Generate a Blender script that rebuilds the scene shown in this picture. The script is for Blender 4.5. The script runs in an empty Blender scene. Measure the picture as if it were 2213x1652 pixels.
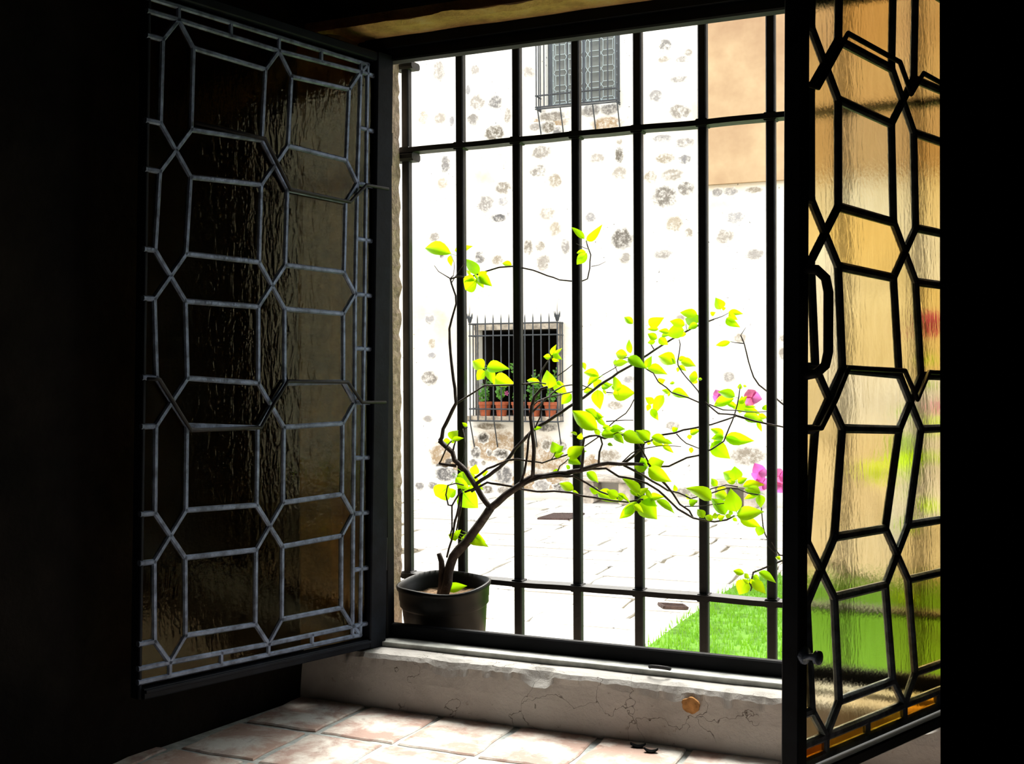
import bpy, math, random
from mathutils import Vector, Matrix, noise

random.seed(7)
scene = bpy.context.scene
COL = scene.collection

# ------------------------------------------------------------------ camera
W_PX, H_PX, F_PX = 2213.0, 1652.0, 2474.2
YAW, PITCH, ROLL = 0.41991, -0.00946, 0.00472
CAM = Vector((1.16401, -1.86894, -0.02466))
R_CAM = (Matrix.Rotation(YAW, 3, 'Z') @ Matrix.Rotation(PITCH, 3, 'X') @ Matrix.Rotation(ROLL, 3, 'Y'))
RIGHT, FWD, UP = R_CAM.col[0].copy(), R_CAM.col[1].copy(), R_CAM.col[2].copy()
cam_data = bpy.data.cameras.new('camera')
cam_data.sensor_width = 36.0
cam_data.lens = F_PX / W_PX * 36.0
cam_data.clip_start = 0.02
cam_data.clip_end = 200
cam = bpy.data.objects.new('camera', cam_data)
COL.objects.link(cam)
M = Matrix((RIGHT, UP, -FWD)).transposed().to_4x4()
M.translation = CAM
cam.matrix_world = M
scene.camera = cam

# ------------------------------------------------------------------ sky light, exposure
world = bpy.data.worlds.new('overcast_sky')
scene.world = world
world.use_nodes = True
bg = world.node_tree.nodes['Background']
bg.inputs['Color'].default_value = (0.93, 0.97, 1.0, 1)
bg.inputs['Strength'].default_value = 1.0
scene.view_settings.view_transform = 'Standard'
scene.view_settings.look = 'None'
scene.view_settings.gamma = 1.0
scene.view_settings.use_curve_mapping = False
scene.view_settings.exposure = 1.9
sun_data = bpy.data.lights.new('hazy_sun', 'SUN')
sun_data.energy = 3.6
sun_data.angle = math.radians(28)
sun_data.color = (1.0, .96, .88)
sun = bpy.data.objects.new('hazy_sun', sun_data)
COL.objects.link(sun)
sun.rotation_euler = Vector((.12, -math.cos(math.radians(54)), -math.sin(math.radians(54)))).to_track_quat('-Z', 'Y').to_euler()
scene.cycles.max_bounces = 10
scene.cycles.transmission_bounces = 8
scene.cycles.transparent_max_bounces = 12
scene.cycles.diffuse_bounces = 4
scene.cycles.sample_clamp_indirect = 6.0
scene.cycles.use_denoising = True


# ------------------------------------------------------------------ helpers
def ray(px, py):
    return RIGHT * ((px - W_PX / 2) / F_PX) + FWD - UP * ((py - H_PX / 2) / F_PX)


def at(px, py, y):
    """the point seen at a pixel on the upright plane y metres beyond the window"""
    d = ray(px, py)
    return CAM + d * ((y - CAM.y) / d.y)


def at_z(px, py, z):
    d = ray(px, py)
    return CAM + d * ((z - CAM.z) / d.z)


def tag(o, label=None, cat=None, group=None, kind=None):
    if label:
        o['label'] = label
    if cat:
        o['category'] = cat
    if group:
        o['group'] = group
    if kind:
        o['kind'] = kind
    return o


def empty(name, matrix):
    o = bpy.data.objects.new(name, None)
    COL.objects.link(o)
    if isinstance(matrix, Vector):
        matrix = Matrix.Translation(matrix)
    o.matrix_world = matrix
    o.empty_display_size = 0.05
    return o


def link(name, me, parent=None):
    o = bpy.data.objects.new(name, me)
    COL.objects.link(o)
    if parent is not None:
        o.parent = parent
    return o


class MB:
    def __init__(self):
        self.v, self.f = [], []

    def add(self, vs, fs):
        n = len(self.v)
        self.v += [tuple(p) for p in vs]
        self.f += [tuple(i + n for i in f) for f in fs]
        return self

    def box(self, x0, x1, y0, y1, z0, z1, c=0.0):
        if x1 < x0: x0, x1 = x1, x0
        if y1 < y0: y0, y1 = y1, y0
        if z1 < z0: z0, z1 = z1, z0
        if c <= 0:
            vs = [(x, y, z) for z in (z0, z1) for y in (y0, y1) for x in (x0, x1)]
            return self.add(vs, [(0, 2, 3, 1), (4, 5, 7, 6), (0, 1, 5, 4), (2, 6, 7, 3), (0, 4, 6, 2), (1, 3, 7, 5)])
        # chamfered on the edges along the longest axis
        L = [x1 - x0, y1 - y0, z1 - z0]
        a = L.index(max(L))
        lo, hi = [x0, y0, z0], [x1, y1, z1]
        b, d = (a + 1) % 3, (a + 2) % 3
        ring = [(lo[b] + c, lo[d]), (hi[b] - c, lo[d]), (hi[b], lo[d] + c), (hi[b], hi[d] - c),
                (hi[b] - c, hi[d]), (lo[b] + c, hi[d]), (lo[b], hi[d] - c), (lo[b], lo[d] + c)]
        vs = []
        for e in (lo[a], hi[a]):
            for (p, q) in ring:
                t = [0, 0, 0]
                t[a], t[b], t[d] = e, p, q
                vs.append(t)
        fs = [tuple(range(7, -1, -1)), tuple(range(8, 16))]
        fs += [(i, (i + 1) % 8, 8 + (i + 1) % 8, 8 + i) for i in range(8)]
        return self.add(vs, fs)

    def prism(self, poly, e0, e1, axis=1):
        """poly in the plane across the axis, extruded from e0 to e1"""
        n = len(poly)
        vs = []
        for e in (e0, e1):
            for p, q in poly:
                vs.append({0: (e, p, q), 1: (p, e, q), 2: (p, q, e)}[axis])
        fs = [tuple(range(n)), tuple(range(2 * n - 1, n - 1, -1))]
        fs += [((i + 1) % n, i, n + i, n + (i + 1) % n) for i in range(n)]
        return self.add(vs, fs)

    def tube(self, pts, rad, n=6, cap=True, squash=None):
        pts = [Vector(p) for p in pts]
        if not isinstance(rad, (list, tuple)):
            rad = [rad] * len(pts)
        vs, fs = [], []
        ref = Vector((0.31, 0.2, 0.93))
        prev = None
        for i, p in enumerate(pts):
            t = (pts[min(i + 1, len(pts) - 1)] - pts[max(i - 1, 0)]).normalized()
            if prev is None:
                u = t.cross(ref)
                if u.length < 1e-3:
                    u = t.cross(Vector((1, 0, 0)))
            else:
                u = prev - t * prev.dot(t)
            u.normalize()
            prev = u
            w = t.cross(u)
            for k in range(n):
                a = 2 * math.pi * (k + .5) / n
                vs.append(p + (u * math.cos(a) + w * math.sin(a)) * rad[i])
        for i in range(len(pts) - 1):
            for k in range(n):
                fs.append((i * n + k, i * n + (k + 1) % n, (i + 1) * n + (k + 1) % n, (i + 1) * n + k))
        if cap:
            fs.append(tuple(range(n - 1, -1, -1)))
            b = (len(pts) - 1) * n
            fs.append(tuple(range(b, b + n)))
        return self.add(vs, fs)

    def lathe(self, prof, c=(0, 0, 0), n=24, closed=False):
        vs, fs = [], []
        m = len(prof)
        for k in range(n):
            a = 2 * math.pi * k / n
            for r, z in prof:
                vs.append((c[0] + r * math.cos(a), c[1] + r * math.sin(a), c[2] + z))
        for k in range(n):
            k2 = (k + 1) % n
            for i in range(m - 1):
                fs.append((k * m + i, k2 * m + i, k2 * m + i + 1, k * m + i + 1))
            if closed:
                fs.append((k * m + m - 1, k2 * m + m - 1, k2 * m, k * m))
        return self.add(vs, fs)

    def mesh(self, name, mat, smooth=False):
        me = bpy.data.meshes.new(name)
        me.from_pydata(self.v, [], self.f)
        if mat:
            me.materials.append(mat)
        me.validate()
        if smooth:
            me.polygons.foreach_set('use_smooth', [True] * len(me.polygons))
        me.update()
        return me

    def build(self, name, mat, parent=None, smooth=False, fix=False):
        me = self.mesh(name, mat, smooth)
        if fix:
            import bmesh
            bm = bmesh.new()
            bm.from_mesh(me)
            bmesh.ops.recalc_face_normals(bm, faces=bm.faces)
            bm.to_mesh(me)
            bm.free()
        return link(name, me, parent)


def struct(name, mb, mat, label=None, smooth=False):
    return tag(mb.build(name, mat, None, smooth, fix=True), label, kind='structure')


# ------------------------------------------------------------------ materials
def new_mat(name):
    m = bpy.data.materials.new(name)
    m.use_nodes = True
    nt = m.node_tree
    nt.nodes.clear()
    out = nt.nodes.new('ShaderNodeOutputMaterial')
    return m, nt, out


def nd(nt, typ, **kw):
    n = nt.nodes.new(typ)
    for k, v in kw.items():
        if k in n.inputs:
            n.inputs[k].default_value = v
        else:
            setattr(n, k, v)
    return n


def ramp(nt, src, stops):
    r = nt.nodes.new('ShaderNodeValToRGB')
    cr = r.color_ramp
    while len(cr.elements) < len(stops):
        cr.elements.new(0.5)
    for e, (p, c) in zip(cr.elements, stops):
        e.position = p
        e.color = (*c, 1) if len(c) == 3 else c
    nt.links.new(src, r.inputs['Fac'])
    return r.outputs['Color']


def noise_tex(nt, scale, detail=4, rough=.6, dist=0.0, coord='Object', stretch=None):
    tc = nd(nt, 'ShaderNodeTexCoord')
    src = tc.outputs[coord]
    if stretch:
        mp = nd(nt, 'ShaderNodeMapping')
        mp.inputs['Scale'].default_value = stretch
        nt.links.new(src, mp.inputs['Vector'])
        src = mp.outputs['Vector']
    n = nd(nt, 'ShaderNodeTexNoise')
    n.inputs['Scale'].default_value = scale
    n.inputs['Detail'].default_value = detail
    n.inputs['Roughness'].default_value = rough
    n.inputs['Distortion'].default_value = dist
    nt.links.new(src, n.inputs['Vector'])
    return n.outputs['Fac']


def bump(nt, src, strength, dist=0.01):
    b = nd(nt, 'ShaderNodeBump')
    b.inputs['Strength'].default_value = strength
    b.inputs['Distance'].default_value = dist
    nt.links.new(src, b.inputs['Height'])
    return b.outputs['Normal']


def mix(nt, fac, a, b, blend='MIX'):
    m = nd(nt, 'ShaderNodeMix', data_type='RGBA', blend_type=blend)
    for sock, val in ((m.inputs[0], fac), (m.inputs[6], a), (m.inputs[7], b)):
        if isinstance(val, bpy.types.NodeSocket):
            nt.links.new(val, sock)
        elif isinstance(val, (int, float)):
            sock.default_value = val
        else:
            sock.default_value = (*val, 1)
    return m.outputs[2]


def principled(name, color, rough=.6, metal=0.0, spec=.5, var=0.0, vscale=20, bstr=0.0, bscale=60, bdist=.002):
    m, nt, out = new_mat(name)
    p = nd(nt, 'ShaderNodeBsdfPrincipled')
    p.inputs['Roughness'].default_value = rough
    p.inputs['Metallic'].default_value = metal
    p.inputs['Specular IOR Level'].default_value = spec
    if var > 0:
        n = noise_tex(nt, vscale)
        c0 = tuple(c * (1 - var) for c in color)
        c1 = tuple(min(1, c * (1 + var)) for c in color)
        nt.links.new(ramp(nt, n, [(.35, c0), (.65, c1)]), p.inputs['Base Color'])
    else:
        p.inputs['Base Color'].default_value = (*color, 1)
    if bstr > 0:
        nt.links.new(bump(nt, noise_tex(nt, bscale), bstr, bdist), p.inputs['Normal'])
    nt.links.new(p.outputs[0], out.inputs[0])
    return m


MAT = {}
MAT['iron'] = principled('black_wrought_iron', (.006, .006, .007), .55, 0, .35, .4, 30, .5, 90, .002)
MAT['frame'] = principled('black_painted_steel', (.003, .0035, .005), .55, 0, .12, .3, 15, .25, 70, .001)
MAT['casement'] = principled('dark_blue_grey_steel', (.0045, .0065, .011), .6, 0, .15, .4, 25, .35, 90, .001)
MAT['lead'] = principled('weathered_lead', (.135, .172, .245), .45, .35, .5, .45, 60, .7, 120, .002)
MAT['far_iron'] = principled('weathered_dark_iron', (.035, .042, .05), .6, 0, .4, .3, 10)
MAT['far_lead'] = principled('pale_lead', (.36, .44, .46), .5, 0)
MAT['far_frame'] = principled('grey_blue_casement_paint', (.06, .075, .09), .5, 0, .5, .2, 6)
MAT['dark_wall'] = principled('near_black_plaster', (.006, .0048, .0036), .9, 0, .1, .6, 6, .5, 30, .01)  # near-black plaster for the niche sides and the wall over the window
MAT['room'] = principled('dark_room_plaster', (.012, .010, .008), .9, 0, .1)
MAT['soffit'] = None
MAT['terracotta'] = principled('terracotta', (.36, .095, .04), .75, 0, .3, .25, 14, .2, 80, .002)
MAT['nursery'] = principled('black_plastic', (.003, .0034, .0034), .45, 0, .18, .2, 20, .1, 60, .001)
MAT['soil'] = principled('dry_soil', (.17, .11, .065), .95, 0, .1, .5, 90, 1.0, 120, .006)
MAT['grate'] = principled('rusty_grate', (.07, .045, .04), .7, 0, .3, .4, 40)
MAT['chip'] = principled('black_flake', (.002, .002, .002), .8, 0, .05)
MAT['outer'] = principled('outer_rendered_wall', (.50, .38, .28), .95, 0, .1, .3, 60, 1.0, 90, .01)
MAT['bench'] = principled('pale_bench_stone', (.42, .38, .33), .9, 0, .2, .35, 9, .6, 40, .01)
MAT['surround'] = principled('pale_window_stone', (.36, .32, .26), .9, 0, .2, .4, 12, .6, 40, .01)


def bark_mat():
    m, nt, out = new_mat('grey_brown_bark')
    p = nd(nt, 'ShaderNodeBsdfPrincipled', Roughness=.75)
    n = noise_tex(nt, 55, 5, .7)
    c = ramp(nt, n, [(.3, (.012, .007, .005)), (.52, (.045, .028, .020)), (.72, (.12, .10, .09))])
    nt.links.new(c, p.inputs['Base Color'])
    nt.links.new(bump(nt, n, .7, .004), p.inputs['Normal'])
    nt.links.new(p.outputs[0], out.inputs[0])
    return m


def leaf_mat(name, stops, trans, glow=(1.25, 1.12, .5)):
    m, nt, out = new_mat(name)
    oi = nd(nt, 'ShaderNodeObjectInfo')
    c = ramp(nt, oi.outputs['Random'], stops)
    n = noise_tex(nt, 3.0, 3)
    c2 = mix(nt, n, c, mix(nt, 1.0, c, (.72, .85, .7), 'MULTIPLY'))
    p = nd(nt, 'ShaderNodeBsdfPrincipled', Roughness=.5)
    nt.links.new(c2, p.inputs['Base Color'])
    t = nd(nt, 'ShaderNodeBsdfTranslucent')
    nt.links.new(mix(nt, 1.0, c2, glow, 'MULTIPLY'), t.inputs['Color'])
    mx = nd(nt, 'ShaderNodeMixShader')
    mx.inputs[0].default_value = trans
    nt.links.new(p.outputs[0], mx.inputs[1])
    nt.links.new(t.outputs[0], mx.inputs[2])
    nt.links.new(mx.outputs[0], out.inputs[0])
    return m


MAT['bark'] = bark_mat()
MAT['leaf'] = leaf_mat('bougainvillea_leaf', [(0, (.30, .62, .006)), (.4, (.42, .72, .006)), (.75, (.55, .78, .006)), (1, (.24, .52, .008))], .6)
MAT['far_leaf'] = leaf_mat('pot_plant_leaf', [(0, (.09, .27, .03)), (1, (.18, .46, .05))], .4)
MAT['grass'] = leaf_mat('lawn_blade', [(0, (.17, .42, .035)), (1, (.24, .48, .05))], .45)
MAT['bract'] = leaf_mat('bougainvillea_bract', [(0, (.80, .12, .50)), (.7, (.85, .20, .62)), (1, (.85, .16, .36))], .5, (1, 1, 1.1))


def glass_mat(name, tints, rough, ior=1.08, bstr=.22, bscale=35, gloss=1.0):
    m, nt, out = new_mat(name)
    oi = nd(nt, 'ShaderNodeObjectInfo')
    tint = ramp(nt, oi.outputs['Random'], tints)
    streak = noise_tex(nt, bscale, 3, .6, .6, stretch=(1.6, 1.0, .45))
    fine = noise_tex(nt, bscale * 5, 2, .5)
    mott = mix(nt, streak, mix(nt, 1.0, tint, (.86, .84, .76), 'MULTIPLY'), tint)
    add = nd(nt, 'ShaderNodeMath', operation='MULTIPLY_ADD')
    nt.links.new(fine, add.inputs[0])
    add.inputs[1].default_value = .25
    nt.links.new(streak, add.inputs[2])
    nrm = bump(nt, add.outputs[0], bstr, .004)
    r = nd(nt, 'ShaderNodeBsdfRefraction', Roughness=rough, IOR=ior)
    nt.links.new(mott, r.inputs['Color'])
    nt.links.new(nrm, r.inputs['Normal'])
    g = nd(nt, 'ShaderNodeBsdfGlossy', Roughness=.06)
    g.inputs['Color'].default_value = (.52, .46, .27, 1)
    nt.links.new(nrm, g.inputs['Normal'])
    fr = nd(nt, 'ShaderNodeFresnel', IOR=1.45)
    nt.links.new(nrm, fr.inputs['Normal'])
    mu = nd(nt, 'ShaderNodeMath', operation='MULTIPLY')
    geo = nd(nt, 'ShaderNodeNewGeometry')
    front = nd(nt, 'ShaderNodeMath', operation='SUBTRACT')
    front.inputs[0].default_value = gloss
    nt.links.new(geo.outputs['Backfacing'], front.inputs[1])
    front.use_clamp = True
    nt.links.new(fr.outputs[0], mu.inputs[0])
    nt.links.new(front.outputs[0], mu.inputs[1])
    mx = nd(nt, 'ShaderNodeMixShader')
    nt.links.new(mu.outputs[0], mx.inputs[0])
    nt.links.new(r.outputs[0], mx.inputs[1])
    nt.links.new(g.outputs[0], mx.inputs[2])
    nt.links.new(mx.outputs[0], out.inputs[0])
    return m


MAT['glass'] = glass_mat('rolled_cathedral_glass', [(0, (.84, .72, .44)), (.22, (.90, .83, .68)), (.42, (.84, .68, .36)),
                                                    (.6, (.92, .88, .78)), (.78, (.86, .76, .54)), (1, (.86, .87, .82))], .22)
MAT['amber'] = glass_mat('amber_border_glass', [(0, (.86, .52, .06)), (.5, (.80, .60, .16)), (1, (.84, .40, .05))], .2)
MAT['far_glass'] = principled('dull_far_glass', (.085, .095, .085), .25, 0, .5, .5, 3)


def plaster_sill():
    m, nt, out = new_mat('cracked_sill_plaster')
    p = nd(nt, 'ShaderNodeBsdfPrincipled', Roughness=.92)
    big = noise_tex(nt, 6, 5, .6)
    base = ramp(nt, big, [(.3, (.33, .31, .28)), (.5, (.45, .43, .40)), (.7, (.50, .48, .45))])
    tc = nd(nt, 'ShaderNodeTexCoord')
    nn = nd(nt, 'ShaderNodeTexNoise', Scale=14.0, Detail=4.0)
    nt.links.new(tc.outputs['Object'], nn.inputs['Vector'])
    vm = nd(nt, 'ShaderNodeVectorMath', operation='MULTIPLY_ADD')
    nt.links.new(nn.outputs['Color'], vm.inputs[0])
    vm.inputs[1].default_value = (.16, .16, .16)
    nt.links.new(tc.outputs['Object'], vm.inputs[2])
    vor = nd(nt, 'ShaderNodeTexVoronoi', feature='DISTANCE_TO_EDGE', Scale=6.0)
    nt.links.new(vm.outputs[0], vor.inputs['Vector'])
    crack = ramp(nt, vor.outputs['Distance'], [(0, (1, 1, 1)), (.0032, (0, 0, 0))])
    mask = ramp(nt, noise_tex(nt, 5.5, 2), [(.49, (0, 0, 0)), (.53, (1, 1, 1))])
    cm = mix(nt, 1.0, crack, mask, 'MULTIPLY')
    pits = ramp(nt, noise_tex(nt, 75, 4, .7), [(.28, (1, 1, 1)), (.36, (0, 0, 0))])
    c = mix(nt, mix(nt, .8, (0, 0, 0), cm), base, (.10, .07, .05))
    c = mix(nt, mix(nt, .5, (0, 0, 0), pits), c, (.14, .09, .06))
    nt.links.new(c, p.inputs['Base Color'])
    h = nd(nt, 'ShaderNodeMath', operation='SUBTRACT')
    nt.links.new(noise_tex(nt, 40, 6, .65), h.inputs[0])
    nt.links.new(cm, h.inputs[1])
    nt.links.new(bump(nt, h.outputs[0], .55, .006), p.inputs['Normal'])
    nt.links.new(p.outputs[0], out.inputs[0])
    return m


MAT['sill'] = plaster_sill()


def soffit_mat():
    m, nt, out = new_mat('ochre_rough_plaster')
    p = nd(nt, 'ShaderNodeBsdfPrincipled', Roughness=.95)
    c = ramp(nt, noise_tex(nt, 18, 6, .7), [(.3, (.42, .22, .08)), (.55, (.78, .47, .17)), (.72, (.82, .58, .30))])
    nt.links.new(c, p.inputs['Base Color'])
    nt.links.new(bump(nt, noise_tex(nt, 60, 6, .7), .8, .008), p.inputs['Normal'])
    nt.links.new(p.outputs[0], out.inputs[0])
    return m


MAT['soffit'] = soffit_mat()


def tile_mat():
    m, nt, out = new_mat('worn_clay_tile')
    p = nd(nt, 'ShaderNodeBsdfPrincipled', Roughness=.85)
    oi = nd(nt, 'ShaderNodeObjectInfo')
    clay = ramp(nt, oi.outputs['Random'], [(0, (.44, .29, .24)), (.5, (.52, .36, .29)), (1, (.40, .27, .23))])
    tc = nd(nt, 'ShaderNodeTexCoord')
    ad = nd(nt, 'ShaderNodeVectorMath', operation='MULTIPLY_ADD')
    comb = nd(nt, 'ShaderNodeCombineXYZ')
    nt.links.new(oi.outputs['Random'], comb.inputs[0])
    nt.links.new(oi.outputs['Random'], comb.inputs[1])
    nt.links.new(comb.outputs[0], ad.inputs[0])
    ad.inputs[1].default_value = (13, 29, 0)
    nt.links.new(tc.outputs['Object'], ad.inputs[2])

    def nz(s, d, dist=0):
        n = nd(nt, 'ShaderNodeTexNoise', Scale=s, Detail=d, Roughness=.65, Distortion=dist)
        nt.links.new(ad.outputs[0], n.inputs['Vector'])
        return n.outputs['Fac']
    lime = ramp(nt, nz(15, 9, .3), [(.43, (0, 0, 0)), (.60, (1, 1, 1))])
    c = mix(nt, lime, clay, (.74, .70, .63))
    dirt = ramp(nt, nz(38, 6), [(.30, (1, 1, 1)), (.40, (0, 0, 0))])
    c = mix(nt, mix(nt, .55, (0, 0, 0), dirt), c, (.20, .12, .08))
    nt.links.new(c, p.inputs['Base Color'])
    nt.links.new(bump(nt, nz(45, 6), .35, .004), p.inputs['Normal'])
    nt.links.new(p.outputs[0], out.inputs[0])
    return m


MAT['tile'] = tile_mat()
MAT['grout'] = principled('grey_mortar', (.46, .49, .47), .95, 0, .1, .25, 40, .6, 90, .004)


def mortar_mat():
    m, nt, out = new_mat('limewashed_rubble_wall')
    p = nd(nt, 'ShaderNodeBsdfPrincipled', Roughness=.95)
    p.inputs['Specular IOR Level'].default_value = .1
    big = noise_tex(nt, .55, 5, .6)
    c = ramp(nt, big, [(.30, (.60, .50, .34)), (.42, (.72, .69, .61)), (.58, (.80, .80, .77))])
    sp = ramp(nt, noise_tex(nt, 16, 5, .72), [(.335, (1, 1, 1)), (.375, (0, 0, 0))])
    mk = ramp(nt, noise_tex(nt, 1.6, 3), [(.44, (0, 0, 0)), (.56, (1, 1, 1))])
    c = mix(nt, mix(nt, 1.0, sp, mk, 'MULTIPLY'), c, (.05, .052, .05))
    nt.links.new(c, p.inputs['Base Color'])
    nt.links.new(bump(nt, noise_tex(nt, 9, 8, .7), .35, .03), p.inputs['Normal'])
    nt.links.new(p.outputs[0], out.inputs[0])
    return m


MAT['mortar'] = mortar_mat()


def stone_mat():
    m, nt, out = new_mat('grey_rubble_stone')
    p = nd(nt, 'ShaderNodeBsdfPrincipled', Roughness=.95)
    p.inputs['Specular IOR Level'].default_value = .1
    oi = nd(nt, 'ShaderNodeObjectInfo')
    geo = nd(nt, 'ShaderNodeNewGeometry')

    def wn(scale, detail, rough):
        n = nd(nt, 'ShaderNodeTexNoise', Scale=float(scale), Detail=float(detail), Roughness=rough)
        nt.links.new(geo.outputs['Position'], n.inputs['Vector'])
        return n.outputs['Fac']
    n1 = ramp(nt, wn(16, 7, .78), [(.47, (0, 0, 0)), (.66, (1, 1, 1))])
    lime = mix(nt, n1, oi.outputs['Color'], (.70, .69, .66))
    tc = nd(nt, 'ShaderNodeTexCoord')
    sc = nd(nt, 'ShaderNodeVectorMath', operation='MULTIPLY')
    nt.links.new(tc.outputs['Object'], sc.inputs[0])
    sc.inputs[1].default_value = (1, 0, 1)
    ln = nd(nt, 'ShaderNodeVectorMath', operation='LENGTH')
    nt.links.new(sc.outputs[0], ln.inputs[0])
    ed = nd(nt, 'ShaderNodeMath', operation='MULTIPLY_ADD')
    nt.links.new(wn(9, 6, .75), ed.inputs[0])
    ed.inputs[1].default_value = .55
    nt.links.new(ln.outputs['Value'], ed.inputs[2])
    smear = ramp(nt, ed.outputs[0], [(.56, (0, 0, 0)), (.74, (1, 1, 1))])
    pit = ramp(nt, wn(42, 5, .7), [(.30, (1, 1, 1)), (.37, (0, 0, 0))])
    c = mix(nt, mix(nt, .75, (0, 0, 0), pit), lime, (.04, .045, .045))
    c = mix(nt, smear, c, (.80, .80, .77))
    nt.links.new(c, p.inputs['Base Color'])
    nt.links.new(bump(nt, wn(30, 7, .7), .6, .02), p.inputs['Normal'])
    nt.links.new(p.outputs[0], out.inputs[0])
    return m


MAT['stone'] = stone_mat()


def peach_mat():
    m, nt, out = new_mat('peach_stained_render')
    p = nd(nt, 'ShaderNodeBsdfPrincipled', Roughness=.95)
    p.inputs['Specular IOR Level'].default_value = .1
    c = ramp(nt, noise_tex(nt, 1.1, 5, .6), [(.30, (.31, .20, .12)), (.48, (.41, .29, .175)), (.66, (.50, .38, .235))])
    nt.links.new(c, p.inputs['Base Color'])
    nt.links.new(p.outputs[0], out.inputs[0])
    return m


MAT['peach'] = peach_mat()


def flag_mat():
    m, nt, out = new_mat('pale_flagstone')
    p = nd(nt, 'ShaderNodeBsdfPrincipled', Roughness=.9)
    p.inputs['Specular IOR Level'].default_value = .2
    oi = nd(nt, 'ShaderNodeObjectInfo')
    c = ramp(nt, oi.outputs['Random'], [(0, (.52, .48, .40)), (.5, (.60, .58, .53)), (1, (.55, .54, .50))])
    sp = ramp(nt, noise_tex(nt, 14, 6, .72, stretch=(.5, 1.6, 1)), [(.37, (1, 1, 1)), (.41, (0, 0, 0))])
    c = mix(nt, mix(nt, .9, (0, 0, 0), sp), c, (.045, .045, .035))
    nt.links.new(c, p.inputs['Base Color'])
    nt.links.new(bump(nt, noise_tex(nt, 12, 6, .7), .3, .02), p.inputs['Normal'])
    nt.links.new(p.outputs[0], out.inputs[0])
    return m


MAT['flag'] = flag_mat()
MAT['joint'] = principled('sandy_joint', (.17, .15, .11), .95, 0, .1, .35, 6)
MAT['turf'] = principled('turf_soil', (.10, .22, .03), .95, 0, .1, .4, 8)

# ------------------------------------------------------------------ where the courtyard wall stands
DIST = 15.0
C_DIR = Vector((math.cos(.043), math.sin(.043), 0))
C_NRM = Vector((C_DIR.y, -C_DIR.x, 0))          # towards our window
fwd_h = Vector((FWD.x, FWD.y, 0)).normalized()
P_WALL = Vector((CAM.x, CAM.y, 0)) + fwd_h * DIST


def wall_px(px, py, d=0.0):
    """(s, z) on the courtyard wall's plane, d metres proud of it"""
    r = ray(px, py)
    t = (P_WALL + C_NRM * d - CAM).dot(C_NRM) / r.dot(C_NRM)
    q = CAM + r * t
    return (q - P_WALL).dot(C_DIR), q.z


WALL_M = Matrix(((C_DIR.x, C_NRM.x, 0, P_WALL.x), (C_DIR.y, C_NRM.y, 0, P_WALL.y), (0, 0, 1, 0), (0, 0, 0, 1)))
GROUND_Z = wall_px(1065, 1073)[1]

# ------------------------------------------------------------------ the room and the niche
SILL_Z, FLOOR_Z = -.5279, -.622
X_REV0, X_REV1 = -.005, 1.150           # outer reveals
Y_OUT = .195

# the wall below the window: sill ledge with a broken front edge and the face under it
mb = MB()
N = 420
xs = [-.06 + 1.20 * i / N for i in range(N + 1)]
rows = []
for x in xs:
    n1 = noise.noise((x * 22, 3.1, 0)) * .006 + noise.noise((x * 70, 8.1, 0)) * .0035
    n2 = noise.noise((x * 16, 9.7, 0)) * .005 + noise.noise((x * 60, 2.2, 0)) * .003
    n3 = noise.noise((x * 9, 5.0, 2)) * .004
    gouge = max(0, noise.noise((x * 13, 7.7, 1)) - .18) * .035 + max(0, noise.noise((x * 48, 1.7, 1)) - .2) * .014
    n1 += gouge
    n2 -= gouge * .5
    rows.append([(x, 0.0, SILL_Z - .001), (x, -.045, SILL_Z + n3 * .3), (x, -.080 + n1 * .6, SILL_Z + n3 * .4 - .001),
                 (x, -.094 + n1, SILL_Z - .003 + n2 * .4), (x, -.101 + n1 * .8, SILL_Z - .010 + n2),
                 (x, -.103 + n3 * .5, SILL_Z - .020 + n2 * 1.2), (x, -.108 + n3 * .4, SILL_Z - .045),
                 (x, -.112 + n3 * .4, SILL_Z - .075), (x, -.116 + n3 * .5, FLOOR_Z - .03)])
m_ = len(rows[0])
mb.add([p for r in rows for p in r],
       [(i * m_ + j, (i + 1) * m_ + j, (i + 1) * m_ + j + 1, i * m_ + j + 1) for i in range(N) for j in range(m_ - 1)])
mb.box(-.06, 1.14, -.02, .0, -1.65, SILL_Z - .02)
wall_sill = struct('wall_sill', mb, MAT['sill'], 'cracked grey plaster wall and sill ledge under the window', smooth=False)
q = at(1493, 1525, -.1085)
pp = [(q.x + .0145 * math.cos(a) * (1 + .22 * noise.noise((a * 1.7, 3, 0))), q.z + .0125 * math.sin(a) * (1 + .22 * noise.noise((a * 1.7, 8, 0)))) for a in [2 * math.pi * i / 22 for i in range(22)]]
tag(MB().prism(pp, -.1105, -.106).build('paint_patch', principled('orange_paint_patch', (.34, .17, .06), .9, 0, .1, .5, 60), wall_sill, fix=True), 'round orange patch on the grey plaster')

mb = MB().box(-.06, 1.2, 0.0, .24, -1.0, -.57).box(X_REV0 - .3, 1.6, Y_OUT, Y_OUT + .001, GROUND_Z, -.58)
struct('trim_outer_sill', mb, MAT['outer'], 'outer stone sill beyond the window frame')

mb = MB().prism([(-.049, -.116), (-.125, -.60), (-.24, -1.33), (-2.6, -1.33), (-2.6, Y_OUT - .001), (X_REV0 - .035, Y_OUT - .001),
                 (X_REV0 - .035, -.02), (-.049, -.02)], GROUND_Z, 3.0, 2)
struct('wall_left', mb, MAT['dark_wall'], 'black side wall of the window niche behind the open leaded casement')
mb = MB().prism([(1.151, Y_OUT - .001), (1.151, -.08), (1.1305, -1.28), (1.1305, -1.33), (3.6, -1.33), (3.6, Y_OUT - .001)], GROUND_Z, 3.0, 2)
struct('wall_right', mb, MAT['dark_wall'], 'black side wall of the window niche beside the amber casement')
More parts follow.
